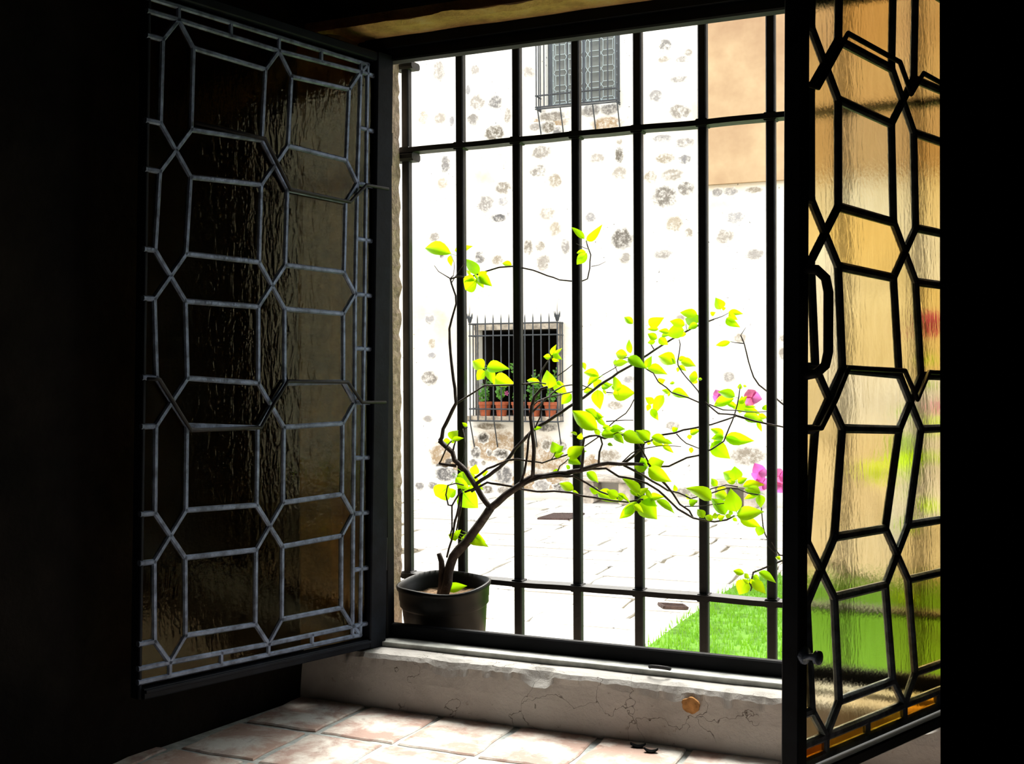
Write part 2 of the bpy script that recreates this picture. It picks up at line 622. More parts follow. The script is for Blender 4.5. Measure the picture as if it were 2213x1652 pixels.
# the head of the opening: ochre soffit above the frame, black face over it
mb = MB()
rows = []
for x in xs:
    n1 = noise.noise((x * 25, 1.1, 7)) * .006 + noise.noise((x * 80, 8.1, 3)) * .003
    n2 = noise.noise((x * 14, 4.4, 7)) * .004
    rows.append([(x, .0, .5894), (x, -.05, .5894 + n2 * .5), (x, -.085 + n1, .590 + n2), (x, -.099 + n1, .596 + n2)])
mb.add([p for r in rows for p in r],
       [(i * 4 + j, i * 4 + j + 1, (i + 1) * 4 + j + 1, (i + 1) * 4 + j) for i in range(N) for j in range(3)])
mb.box(-.06, 1.15, -.085, -.0, .602, .66)
struct('trim_head', mb, MAT['soffit'], 'rough ochre plaster soffit above the window')
mb = MB()
rows = []
for i in range(81):
    z = SILL_Z + (.5894 - SILL_Z) * i / 80
    n1 = noise.noise((z * 22, 6.1, 7)) * .006 + noise.noise((z * 70, 8.1, 3)) * .003
    rows.append([(.029, .0, z), (.029, -.05, z), (.026 + n1 * .3, -.085 + n1, z), (.012 + n1, -.100 + n1, z), (-.055, -.112, z)])
mb.add([p for r in rows for p in r],
       [(i * 5 + j, i * 5 + j + 1, (i + 1) * 5 + j + 1, (i + 1) * 5 + j) for i in range(80) for j in range(4)])
struct('trim_jamb', mb, principled('tan_jamb_plaster', (.34, .27, .13), .95, 0, .1, .5, 14, .8, 60, .008), 'rough ochre plaster of the window jamb behind the dark casement')
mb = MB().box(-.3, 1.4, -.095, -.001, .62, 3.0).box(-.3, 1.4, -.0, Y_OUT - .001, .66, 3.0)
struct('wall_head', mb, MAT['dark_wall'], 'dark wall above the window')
struct('ceiling', MB().box(-2.6, 3.6, -5.0, -.09, 1.9, 2.1), MAT['room'], 'dark ceiling over the niche')
struct('wall_back', MB().box(-2.6, 3.6, -5.1, -5.0, -1.7, 2.0), MAT['room'], 'dark wall behind the viewer')
struct('wall_room_left', MB().box(-2.7, -2.6, -5.0, -1.33, -1.7, 2.0), MAT['room'], 'dark room wall on the left')
struct('wall_room_right', MB().box(3.6, 3.7, -5.0, -1.33, -1.7, 2.0), MAT['room'], 'dark room wall on the right')
struct('floor_room', MB().box(-2.6, 3.6, -5.0, -1.33, -1.7, -1.6), MAT['room'], 'dark room floor behind the niche')
# rough tan edge of the outer reveal
mb = MB()
rows = []
for i in range(121):
    z = -.62 + 1.3 * i / 120
    n1 = noise.noise((z * 30, 2.0, 5)) * .004 + noise.noise((z * 90, 4.0, 5)) * .003
    rows.append([(X_REV0 - .034, .0, z), (X_REV0 + n1 * .4, .02, z), (X_REV0 + n1 * .6, .15, z), (X_REV0 + n1, .188 + n1 * .5, z), (X_REV0 - .033, .1945, z)])
mb.add([p for r in rows for p in r],
       [(i * 5 + j, i * 5 + j + 1, (i + 1) * 5 + j + 1, (i + 1) * 5 + j) for i in range(120) for j in range(4)])
struct('trim_reveal', mb, MAT['outer'], 'rough tan outer reveal left of the iron bars', smooth=False)
# outside face of our own building
struct('wall_outside_left', MB().box(-14, X_REV0 - .036, Y_OUT, Y_OUT + .02, GROUND_Z, 6), MAT['outer'], 'outer face of the building left of the window')
struct('wall_outside_right', MB().box(1.16, 14, Y_OUT, Y_OUT + .02, GROUND_Z, 6), MAT['outer'], 'outer face of the building right of the window')
struct('wall_outside_top', MB().box(X_REV0 - .036, 1.16, Y_OUT, Y_OUT + .02, .66, 6), MAT['outer'], 'outer face of the building above the window')

# niche floor: clay tiles in grey mortar
floor = struct('floor', MB().box(-.3, 1.151, -1.33, -.10, -1.6, FLOOR_Z - .0035), MAT['grout'], 'niche floor of worn clay tiles in grey mortar')
TW, TD, J = .1478, .157, .0105
for r_ in range(5):
    for k in range(-2, 8):
        x0 = .0937 + TW * k - .012 * r_ * .9 + (random.random() - .5) * .004
        y1 = -.1175 - TD * r_ - .006 * k * .3
        a, b, c_, d_ = x0 + J / 2, x0 + TW - J / 2, y1 - TD + J / 2, y1 - J / 2
        if r_ == 0:
            d_ = -.106
        b = min(b, 1.145)
        lim = -.049 + (y1 + .116) * .157 - .01
        a = max(a, lim)
        if b - a < .02:
            continue
        m_b = MB()
        ring = []
        nseg = 5
        cor = [(a, c_), (b, c_), (b, d_), (a, d_)]
        for e in range(4):
            p0, p1 = cor[e], cor[(e + 1) % 4]
            for t in range(nseg):
                f = t / nseg
                ring.append((p0[0] + (p1[0] - p0[0]) * f + (random.random() - .5) * .005, p0[1] + (p1[1] - p0[1]) * f + (random.random() - .5) * .005))
        cx, cy = sum(p[0] for p in ring) / len(ring), sum(p[1] for p in ring) / len(ring)
        top = FLOOR_Z + (random.random() - .5) * .002
        n = len(ring)
        vs = [(x - cx, y - cy, FLOOR_Z - .012) for x, y in ring] + [(x - cx, y - cy, top - .002) for x, y in ring] + \
             [((x - cx) * .965, (y - cy) * .965, top) for x, y in ring]
        fs = [tuple(range(2 * n, 3 * n))]
        for L_ in (0, 1):
            fs += [(L_ * n + i, L_ * n + (i + 1) % n, (L_ + 1) * n + (i + 1) % n, (L_ + 1) * n + i) for i in range(n)]
        m_b.add(vs, fs)
        o = m_b.build('floor_tile', MAT['tile'], floor)
        o.location = (cx, cy, 0)

# ------------------------------------------------------------------ fixed window frame
win = empty('window_1', Vector((.6, 0, SILL_Z)))
tag(win, 'black steel window frame set in the opening before the iron bars', kind='structure')


def wpart(name, mb_, mat=MAT['frame'], label=None):
    for i, v in enumerate(mb_.v):
        mb_.v[i] = (v[0] - .6, v[1], v[2] - SILL_Z)
    return tag(mb_.build(name, mat, win, fix=True), label)


wpart('jamb', MB().box(.030, .0868, -.028, 0, SILL_Z, .5894, .003))
wpart('jamb', MB().box(1.112, 1.150, -.028, 0, SILL_Z, .5894, .003))
wpart('bottom_rail', MB().box(.030, 1.150, -.016, 0, SILL_Z - .002, -.4946, .0025))
wpart('top_rail', MB().box(.030, 1.150, -.028, 0, .5484, .5894, .003))
wpart('bottom_flange', MB().box(.050, 1.150, -.054, -.016, SILL_Z - .002, -.5195, .001), principled('dusty_grey_steel', (.50, .51, .47), .6, 0, .3, .3, 30))
wpart('top_flange', MB().box(.050, 1.150, -.036, -.028, .570, .5894, .001))
q = at(1425, 1449, -.056)
ring = [(q.x + .017 * math.cos(a), -.053 - .011 * math.sin(a), q.z + .003 + .004 * math.sin(a)) for a in [math.pi * i / 10 for i in range(11)]]
wpart('bolt_keeper', MB().tube(ring, .003, 8), MAT['iron'], 'small iron ring on the bottom rail')

# ------------------------------------------------------------------ iron grille
G_Y, BAY, BAR = .21, .1249, .0083
Z_U, Z_L = .43094, -.44533
grille = empty('iron_grille', Vector((.55, G_Y, -.57)))
tag(grille, 'black iron grille of upright square bars with two flat cross bars', 'grille')


def gpart(name, mb_, mat=MAT['iron']):
    for i, v in enumerate(mb_.v):
        mb_.v[i] = (v[0] - .55, v[1] - G_Y, v[2] + .57)
    return mb_.build(name, mat, grille, fix=True)


for k in range(10):
    pts = []
    m_b = MB()
    m_b.box(k * BAY - BAR, k * BAY + BAR, G_Y - BAR, G_Y + BAR, -.575, .658, .002)
    gpart('bar', m_b)
for z in (Z_U, Z_L):
    pts, rr = [], []
    m_b = MB()
    n = 60
    for i in range(n + 1):
        x = -.018 + 1.165 * i / n
        dz = noise.noise((x * 9, z * 7, 0)) * .002
        pts.append((x, dz))
    for i in range(n):
        (xa, da), (xb, db) = pts[i], pts[i + 1]
        vs = [(xa, G_Y - .0165, z - .005 + da), (xb, G_Y - .0165, z - .005 + db), (xb, G_Y - .0165, z + .005 + db), (xa, G_Y - .0165, z + .005 + da),
              (xa, G_Y + .0165, z - .005 + da), (xb, G_Y + .0165, z - .005 + db), (xb, G_Y + .0165, z + .005 + db), (xa, G_Y + .0165, z + .005 + da)]
        fs = [(0, 1, 2, 3), (7, 6, 5, 4), (3, 2, 6, 7), (4, 5, 1, 0)]
        if i == 0: fs.append((0, 3, 7, 4))
        if i == n - 1: fs.append((1, 5, 6, 2))
        m_b.add(vs, fs)
    gpart('cross_bar', m_b)
    for k in range(10):
        gpart('collar', MB().box(k * BAY - .0115, k * BAY + .0115, G_Y - .0125, G_Y + .0125, z - .0075, z + .0075, .002))
gpart('bracket', MB().box(-.022, .022, G_Y - .018, G_Y + .018, Z_U - .022, Z_U - .004, .005))
gpart('bracket', MB().box(-.022, .022, G_Y - .018, G_Y + .018, .598, .612, .004))

# ------------------------------------------------------------------ leaded casements
ROW = .19864


def casement(name, label, matrix, c, over, mx, mz, free, hinge, stile, near=True, cw=.0043, bead=True, mats=None, rods=(), mirror=1, cat='window', group=None):
    """local x runs from the hinge side out to the free edge, y towards the viewer, z up"""
    mt = mats or dict(frame=MAT['casement'], lead=MAT['lead'], glass=MAT['glass'], amber=MAT['amber'])
    root = empty(name, matrix)
    tag(root, label, cat, group)
    node = {(i, j): (i * c, j * ROW) for i in range(3) for j in range(6)}
    node.update(over)
    nd_ = lambda i, j: node[(i, j)]
    z_lo, z_hi = -.020, 5 * ROW + .020
    x_out = -.019
    sq = {}
    for i in range(3):
        for j in range(5):
            a, b = nd_(i, j), nd_(i, j + 1)
            if i < 2:
                p, q_ = nd_(i + 1, j), nd_(i + 1, j + 1)
            else:
                p, q_ = (a[0] + c, a[1]), (b[0] + c, b[1])
            sq[(i, j)] = [(a[0] + mx, a[1] + mz), (p[0] - mx, p[1] + mz), (q_[0] - mx, q_[1] - mz), (b[0] + mx, b[1] - mz)]
    XF = stile[0] + .004
    def clip(poly):
        out = []
        n = len(poly)
        for i in range(n):
            a, b = poly[i], poly[(i + 1) % n]
            if a[0] <= XF: out.append(a)
            if (a[0] <= XF) != (b[0] <= XF):
                t = (XF - a[0]) / (b[0] - a[0])
                out.append((XF, a[1] + t * (b[1] - a[1])))
        return out
    panes, segs = [], []
    def pane(poly, kind='glass'):
        p = clip(poly)
        if len(p) >= 3: panes.append((p, kind))
    def seg(a, b):
        if a[0] > XF and b[0] > XF: return
        if b[0] > XF: a, b = b, a
        if a[0] > XF:
            t = (XF - b[0]) / (a[0] - b[0])
            a = (XF, b[1] + t * (a[1] - b[1]))
        segs.append((a, b))
    for i in range(3):
        for j in range(5):
            s = sq[(i, j)]
            pane(s)
            for e in range(4): seg(s[e], s[(e + 1) % 4])
            seg(nd_(i, j), s[0]); seg(nd_(i, j + 1), s[3])
            if i < 2:
                seg(nd_(i + 1, j), s[1]); seg(nd_(i + 1, j + 1), s[2])
            # upright hexagon on the hinge side of this square
            if i == 0:
                pane([nd_(0, j), s[0], s[3], nd_(0, j + 1)])
                seg(nd_(0, j), nd_(0, j + 1))
            else:
                l = sq[(i - 1, j)]
                pane([nd_(i, j), s[0], s[3], nd_(i, j + 1), l[2], l[1]])
            right = nd_(i + 1, j) if i < 2 else (nd_(2, j)[0] + c, j * ROW)
            right1 = nd_(i + 1, j + 1) if i < 2 else (nd_(2, j + 1)[0] + c, (j + 1) * ROW)
            if j == 0:
                pane([nd_(i, 0), right, s[1], s[0]])
                seg(nd_(i, 0), right)
            if j == 4:
                pane([nd_(i, 5), s[3], s[2], right1])
                seg(nd_(i, 5), right1)
            else:
                u = sq[(i, j + 1)]
                pane([nd_(i, j + 1), s[3], s[2], right1, u[1], u[0]])
    # border strips of amber glass
    for j in range(5):
        za, zb = nd_(0, j)[1], nd_(0, j + 1)[1]
        zm = (za + zb) / 2
        for p, q_ in ((za, zm), (zm, zb)):
            pane([(x_out, p), (0, p), (0, q_), (x_out, q_)], 'amber')
            pane([(hinge + .038, p), (x_out, p), (x_out, q_), (hinge + .038, q_)], 'amber')
            seg((hinge + .036, p), (0, p)); seg((hinge + .036, q_), (0, q_)) if q_ == zb and j == 4 else None
    seg((x_out, z_lo), (x_out, z_hi))
    for zi, zo, jj in ((0, z_lo, 0), (5 * ROW, z_hi, 5)):
        for i in range(3):
            a = nd_(i, jj)
            b = nd_(i + 1, jj) if i < 2 else (a[0] + c, a[1])
            m = ((a[0] + b[0]) / 2, (a[1] + b[1]) / 2)
            pane([a, m, (m[0], zo), (a[0], zo)], 'amber'); pane([m, b, (b[0], zo), (m[0], zo)], 'amber')
            seg(a, (a[0], zo)); seg(m, (m[0], zo))
        seg((x_out, zo), (XF, zo))
        pane([(x_out, zi), (0, zi), (0, zo), (x_out, zo)], 'amber')
        seg((x_out, zo), (0, zi))
    for p, kind in panes:
        cx, cz = sum(v[0] for v in p) / len(p), sum(v[1] for v in p) / len(p)
        o = MB().prism([(v[0] - cx, v[1] - cz) for v in p], -.0015, .0015, 1).build('pane', mt[kind], root, fix=True)
        o.location = (cx, 0, cz)
    def came(mb_, a, b, w=.0043, t=.0046):
        a, b = Vector(a), Vector(b)
        d = b - a
        if d.length < .003: return
        d.normalize()
        nx = Vector((-d.y, d.x))
        a2, b2 = a - d * w * .6, b + d * w * .6
        prof = [(-w, -t * .45), (-w, t * .45), (-w * .5, t), (w * .5, t), (w, t * .45), (w, -t * .45), (w * .5, -t), (-w * .5, -t)]
        vs = []
        for e in (a2, b2):
            for u, y in prof:
                q2 = e + nx * u
                vs.append((q2.x, y, q2.y))
        n = len(prof)
        fs = [tuple(range(n)), tuple(range(2 * n - 1, n - 1, -1))] + [((i + 1) % n, i, n + i, n + (i + 1) % n) for i in range(n)]
        mb_.add(vs, fs)
    if near:
        for a, b in segs:
            m_b = MB()
            came(m_b, a, b, cw, .0046)
            if m_b.v:
                m_b.build('lead_came', mt['lead'], root, fix=True)
    else:
        m_b = MB()
        for a, b in segs: came(m_b, a, b, .0048, .007)
        m_b.build('lead_lattice', mt['lead'], root, fix=True)
    zb, zt = -.046, 5 * ROW + .046
    F = mt['frame']
    MB().box(hinge, hinge + .040, -.014, .012, zb, zt, .002).build('hinge_stile', F, root, fix=True)
    MB().box(stile[0], free, stile[1], stile[2], zb, zt, .0015).build('meeting_stile', F, root, fix=True)
    r1 = MB().box(hinge + .040, stile[0], -.014, .010, zb, z_lo - .010, .002).build('bottom_rail', F, root, fix=True)
    if bead: MB().box(hinge + .040, stile[0], .010, .015, z_lo - .016, z_lo - .011, .001).build('glazing_bead', F, r1, fix=True)
    MB().box(hinge + .040, stile[0], -.014, .010, z_hi + .010, zt, .002).build('top_rail', F, root, fix=True)
    for r_ in rods:
        MB().tube([(x, .011, z) for x, z in r_], .0033, 8).build('saddle_rod', MAT['iron'], root, smooth=True, fix=True)
    if near:
        for z in (.12, .87):
            MB().tube([(hinge - .004, .0, z - .03), (hinge - .004, .0, z + .03)], .0055, 10).build('hinge', MAT['frame'], root, fix=True)
    return root, sq, node


def panel_matrix(x, y, z, ang, tx, ty):
    m = (Matrix.Rotation(ang, 3, 'Z') @ Matrix.Rotation(tx, 3, 'Y') @ Matrix.Rotation(ty, 3, 'X')).to_4x4()
    m.translation = (x, y, z)
    return m


L_NODES = {(0, 0): (0, -.0017), (1, 0): (.1887, -.0022), (2, 0): (.3787, .0008), (0, 1): (.0016, .2005), (1, 1): (.1895, .1948), (2, 1): (.3812, .1964),
           (0, 2): (.0021, .4004), (1, 2): (.1897, .3962), (2, 2): (.3816, .4025), (0, 3): (.0041, .5953), (1, 3): (.1916, .5962), (2, 3): (.3873, .5963),
           (0, 4): (.0023, .7948), (1, 4): (.1892, .7983), (2, 4): (.3809, .7909), (0, 5): (-.0024, .9963), (1, 5): (.1836, .9907), (2, 5): (.379, .993)}
L_M = panel_matrix(.06229, -.11241, -.48012, 4.44297, -.02154, -.00447)
c_, mx_, mz_ = .19055, .0275, .037
rodL = [[(-.066, .401), (-.008, .401), (.027, .437), (.162, .437), (.192, .398), (.217, .360), (.352, .358), (.384, .401), (.41, .437), (.43, .437)],
        [(-.066, .793), (-.012, .793), (.027, .757), (.162, .760), (.19, .799), (.217, .836), (.352, .838)]]
casement('leaded_casement', 'dark open leaded casement with grey lead lattice standing left of the barred opening', L_M, c_, L_NODES,
         mx_, mz_, .433, -.075, (.427, -.020, .003), rods=rodL)
R_NODES = {(2, 0): (.4040, .0006), (1, 0): (.2008, .0009), (2, 1): (.4167, .1981), (1, 1): (.2223, .1985), (2, 2): (.3986, .3996), (1, 2): (.1848, .3962),
           (2, 3): (.4100, .5953), (1, 3): (.2020, .5932), (2, 4): (.4114, .7968), (1, 4): (.2087, .7921)}
R_M = panel_matrix(1.0908, -.10941, -.46946, 4.35669, -.02743, .00895)
rodR = [[(-.03, .35), (0, .40), (.03, .437), (.15, .437), (.185, .40), (.222, .437), (.37, .437), (.40, .40), (.435, .365), (.465, .365)],
        [(-.03, .79), (0, .79), (.03, .83), (.17, .835), (.205, .80), (.238, .835), (.375, .84), (.41, .80), (.445, .76), (.465, .76)]]
rc, _, _ = casement('leaded_casement', 'sunlit amber leaded casement with bail handle standing right of the barred opening', R_M, .20399, R_NODES,
                    .032, .036, .482, -.080, (.462, -.012, .010), cw=.0056, bead=False, rods=rodR)
MB().tube([(.472, .008, .548), (.466, .022, .546), (.462, .031, .536), (.461, .034, .52), (.461, .034, .452), (.462, .031, .437), (.466, .022, .428), (.472, .008, .425)],
          .0058, 10).build('bail_handle', MAT['iron'], rc, smooth=True, fix=True)
lat = MB().lathe([(.0, 0), (.010, 0), (.010, .006), (.004, .008), (.004, .016), (.008, .018), (.008, .023), (0, .024)], n=14)
lat.v = [(.472 + v[0], .008 + v[2], .108 + v[1]) for v in lat.v]
lat.build('latch_knob', MAT['lead'], rc, smooth=True, fix=True)

# ------------------------------------------------------------------ courtyard wall
lo_s0, lo_z1 = wall_px(1035, 714)
lo_s1 = wall_px(1206, 800)[0]
lo_z0 = wall_px(1120, 900, .1)[1]
up_s0 = wall_px(1179, 160)[0]
up_s1 = wall_px(1337, 160)[0]
up_z0 = wall_px(1258, 224)[1]
up_z1 = up_z0 + 1.14
S0, S1, ZT = -16.0, 18.0, 8.6


def solid(mb_, s0, s1, z0, z1):
    mb_.box(s0, s1, -.6, 0, z0, z1)


cw = MB()
left_, right_ = min(lo_s0, up_s0), max(lo_s1, up_s1)
solid(cw, S0, left_, GROUND_Z - .2, ZT)
solid(cw, right_, S1, GROUND_Z - .2, ZT)
solid(cw, left_, right_, GROUND_Z - .2, lo_z0)
solid(cw, lo_s1, right_, lo_z0, lo_z1)
if lo_s0 > left_: solid(cw, left_, lo_s0, lo_z0, lo_z1)
solid(cw, left_, right_, lo_z1, up_z0)
solid(cw, left_, up_s0, up_z0, up_z1)
if up_s1 < right_: solid(cw, up_s1, right_, up_z0, up_z1)
solid(cw, left_, right_, up_z1, ZT)
cwall = cw.build('wall_courtyard', MAT['mortar'], None, fix=True)
cwall.matrix_world = WALL_M
tag(cwall, 'limewashed rubble stone wall across the courtyard', kind='structure')
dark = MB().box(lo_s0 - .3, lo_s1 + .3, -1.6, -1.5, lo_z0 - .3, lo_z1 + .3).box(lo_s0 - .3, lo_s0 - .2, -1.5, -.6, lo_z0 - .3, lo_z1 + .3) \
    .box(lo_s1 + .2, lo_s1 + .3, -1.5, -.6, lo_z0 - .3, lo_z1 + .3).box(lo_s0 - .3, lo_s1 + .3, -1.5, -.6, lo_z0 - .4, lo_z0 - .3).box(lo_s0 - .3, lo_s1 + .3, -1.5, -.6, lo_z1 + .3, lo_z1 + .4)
dark.box(lo_s0 - .001, lo_s0 + .012, -1.5, -.12, lo_z0, lo_z1).box(lo_s1 - .012, lo_s1 + .001, -1.5, -.12, lo_z0, lo_z1).box(lo_s0, lo_s1, -1.5, -.12, lo_z1 - .012, lo_z1 + .001).box(lo_s0, lo_s1, -1.5, -.12, lo_z0 - .001, lo_z0 + .01)  # added dark liners put the opening's shade onto the recess sides
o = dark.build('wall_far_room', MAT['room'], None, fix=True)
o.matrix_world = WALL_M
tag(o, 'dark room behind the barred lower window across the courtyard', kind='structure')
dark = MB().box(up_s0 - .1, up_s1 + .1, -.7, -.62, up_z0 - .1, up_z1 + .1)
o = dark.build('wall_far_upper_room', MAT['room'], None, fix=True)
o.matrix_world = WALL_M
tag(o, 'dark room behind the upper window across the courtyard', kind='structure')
# stone surround of the lower window
sur = MB().box(lo_s0 - .065, lo_s1 + .05, -.1, .02, lo_z1, lo_z1 + .085).box(lo_s0 - .05, lo_s0 - .002, -.3, .018, lo_z0, lo_z1).box(lo_s1 + .002, lo_s1 + .05, -.3, .018, lo_z0, lo_z1)
o = sur.build('trim_surround', MAT['surround'], None, fix=True)
o.matrix_world = WALL_M
tag(o, 'pale stone surround of the barred lower window', kind='structure')
o = MB().box(lo_s0 - .10, lo_s1 + .07, -.35, .20, lo_z0 - .07, lo_z0, .01).build('trim_far_sill', MAT['surround'], None, fix=True)
o.matrix_world = WALL_M
tag(o, 'stone sill carrying the terracotta pots', kind='structure')
# peach render on the upper right
ps0, pz0 = wall_px(1521, 402)
ps1, pz1 = wall_px(1653, 393)
pe = MB().prism([(ps0, pz0), (ps1, (pz0 + pz1) / 2), (S1, (pz0 + pz1) / 2), (S1, ZT), (ps0, ZT)], 0, .07, 1)
o = pe.build('wall_render', MAT['peach'], None, fix=True)
o.matrix_world = WALL_M
tag(o, 'smooth peach rendered upper wall beside the rubble stonework', kind='structure')
# rubble stones showing through the limewash: pixel centre, size, depth of tone
STONES = [(949, 153, 30, 45, .25), (1027, 151, 18, 25, .2), (1032, 221, 35, 35, .3), (1071, 221, 35, 30, .6), (1021, 258, 28, 25, .5), (1070, 290, 45, 38, .8),
 (914, 255, 25, 30, .2), (951, 255, 30, 25, .2), (1097, 250, 18, 35, .4), (1012, 195, 12, 25, .35), (1143, 155, 30, 30, .2), (977, 263, 12, 25, .3),
 (1193, 252, 60, 22, .5), (1185, 275, 35, 25, .7), (1205, 284, 22, 22, .7), (1156, 275, 25, 18, .4), (1276, 239, 45, 28, .5), (1318, 236, 44, 24, .6),
 (1437, 98, 28, 30, .6), (1488, 114, 18, 16, .4), (1435, 128, 28, 15, .25), (1475, 128, 28, 14, .25), (1467, 171, 40, 14, .35), (1417, 207, 28, 28, .35),
 (1470, 241, 42, 35, .5), (1431, 299, 40, 20, .35), (1479, 309, 40, 22, .35), (1437, 342, 42, 22, .4), (1479, 344, 28, 20, .5), (1339, 334, 20, 36, .75),
 (1290, 342, 35, 22, .25), (1339, 306, 14, 14, .3), (1406, 382, 28, 28, .35), (1452, 378, 52, 26, .35), (1434, 424, 54, 46, .7), (1482, 408, 36, 30, .65),
 (1340, 374, 34, 28, .25), (1276, 470, 24, 20, .3), (1344, 516, 48, 46, .8), (1458, 484, 36, 36, .25), (1488, 502, 18, 20, .4), (1352, 558, 26, 24, .35),
 (1436, 550, 44, 22, .35), (1567, 510, 36, 30, .3), (1590, 470, 44, 24, .2), (1631, 550, 40, 24, .25), (1550, 416, 22, 18, .4), (1580, 414, 28, 16, .35),
 (1630, 411, 34, 14, .4), (963, 356, 22, 38, .6), (956, 396, 24, 26, .2), (1168, 330, 46, 30, .4), (1165, 369, 38, 28, .5), (1199, 391, 30, 32, .4),
 (1088, 405, 38, 28, .55), (1051, 440, 38, 38, .4), (1088, 435, 26, 20, .25), (1077, 471, 36, 18, .8), (1182, 462, 40, 26, .2), (1199, 496, 26, 34, .3),
 (1141, 535, 22, 34, .55), (1168, 532, 22, 22, .4), (1222, 532, 20, 36, .35), (1175, 567, 30, 36, .35), (1037, 556, 22, 28, .7), (1075, 561, 26, 22, .45),
 (939, 513, 24, 20, .4), (955, 554, 10, 10, .8), (928, 817, 36, 30, .6), (934, 743, 16, 22, .2), (933, 768, 20, 12, .25), (1045, 946, 26, 22, .95),
 (1028, 979, 22, 24, .85), (1058, 979, 12, 16, .6), (1084, 981, 32, 22, .9), (1180, 963, 20, 24, .7), (1216, 967, 20, 22, .5), (963, 1025, 54, 30, .8),
 (1090, 1026, 40, 40, .75), (1053, 1058, 30, 18, .7), (1088, 1060, 28, 15, .5), (1213, 1054, 36, 22, .9), (1171, 1050, 34, 26, .35), (1023, 1001, 20, 18, .6),
 (1045, 1001, 10, 12, .6), (936, 1050, 22, 16, .5), (907, 1051, 22, 16, .45), (1061, 922, 70, 14, .6), (1180, 924, 46, 18, .7), (1315, 985, 50, 30, .4),
 (1616, 985, 70, 42, .45), (1480, 1066, 50, 24, .4), (1360, 820, 26, 16, .3), (1455, 920, 30, 18, .35), (1330, 876, 36, 18, .35), (1470, 690, 22, 20, .3),
 (1575, 815, 24, 22, .3), (1600, 730, 26, 22, .25), (930, 690, 24, 20, .2), (925, 905, 22, 14, .3), (1000, 920, 18, 14, .3), (1245, 940, 26, 16, .3)]
rs_ = random.Random(5)
for k in range(46):     # fainter stones on the stretch of wall right of the barred view
    STONES.append((rs_.uniform(1690, 2120), rs_.uniform(430, 1040), rs_.uniform(18, 46), rs_.uniform(14, 34), rs_.uniform(.2, .6)))
SVAR = []
for v in range(9):
    rg = random.Random(v + 3)
    n = 16
    pts = [(math.cos(2 * math.pi * i / n) * q_, math.sin(2 * math.pi * i / n) * q_) for i in range(n) for q_ in (rg.uniform(.36, .58),)]
    vs = [(x, -.02, z) for x, z in pts] + [(x * .98, .005, z * .98) for x, z in pts] + [(x * .78, .008 + rg.uniform(-.002, .002), z * .78) for x, z in pts]
    fs = [tuple(range(2 * n, 3 * n))]
    for L_ in (0, 1):
        fs += [(L_ * n + i, L_ * n + (i + 1) % n, (L_ + 1) * n + (i + 1) % n, (L_ + 1) * n + i) for i in range(n)]
    SVAR.append(MB().add(vs, fs).mesh('rubble_stone', MAT['stone']))
rg = random.Random(77)
n = 22
pts = [(math.cos(2 * math.pi * i / n) * q_, math.sin(2 * math.pi * i / n) * q_) for i in range(n) for q_ in (rg.uniform(.32, .58),)]
TAN = MB().add([(x, 0, z) for x, z in pts] + [(x * .99, .0205, z * .99) for x, z in pts],
               [tuple(range(n, 2 * n))] + [(i, (i + 1) % n, n + (i + 1) % n, n + i) for i in range(n)]).mesh('bare_render', MAT['stone'])
for (px, py, w, h, tone) in STONES:
    s, z = wall_px(px, py)
    sc = (P_WALL + C_DIR * s - CAM).length / F_PX
    o = link('rubble_stone', random.choice(SVAR), cwall)
    o.location = (s, -.004, z)
    o.scale = (w * sc * 1.35, 1, h * sc * 1.3)
    g = .44 - .39 * tone + random.uniform(-.02, .02)
    br = random.random()
    o.color = (g * (1.0 + .18 * br), g * (1.0 + .05 * br), g * (1.03 - .2 * br), 1)

# bare tan render where the limewash has fallen off low on the wall
for (px, py, w, h) in ((1085, 968, 150, 74), (1180, 985, 110, 80), (1150, 1040, 190, 50), (955, 985, 60, 60), (985, 1020, 90, 50), (1190, 262, 90, 46), (1310, 268, 76, 34), (1295, 1000, 80, 40)):
    s, z = wall_px(px, py)
    sc = (P_WALL + C_DIR * s - CAM).length / F_PX
    o = link('bare_render', TAN, cwall)
    o.location = (s, -.0195, z)
    o.scale = (w * sc * 1.25, 1, h * sc * 1.25)
    o.color = (.36, .27, .17, 1)

# ------------------------------------------------------------------ cages of the far windows


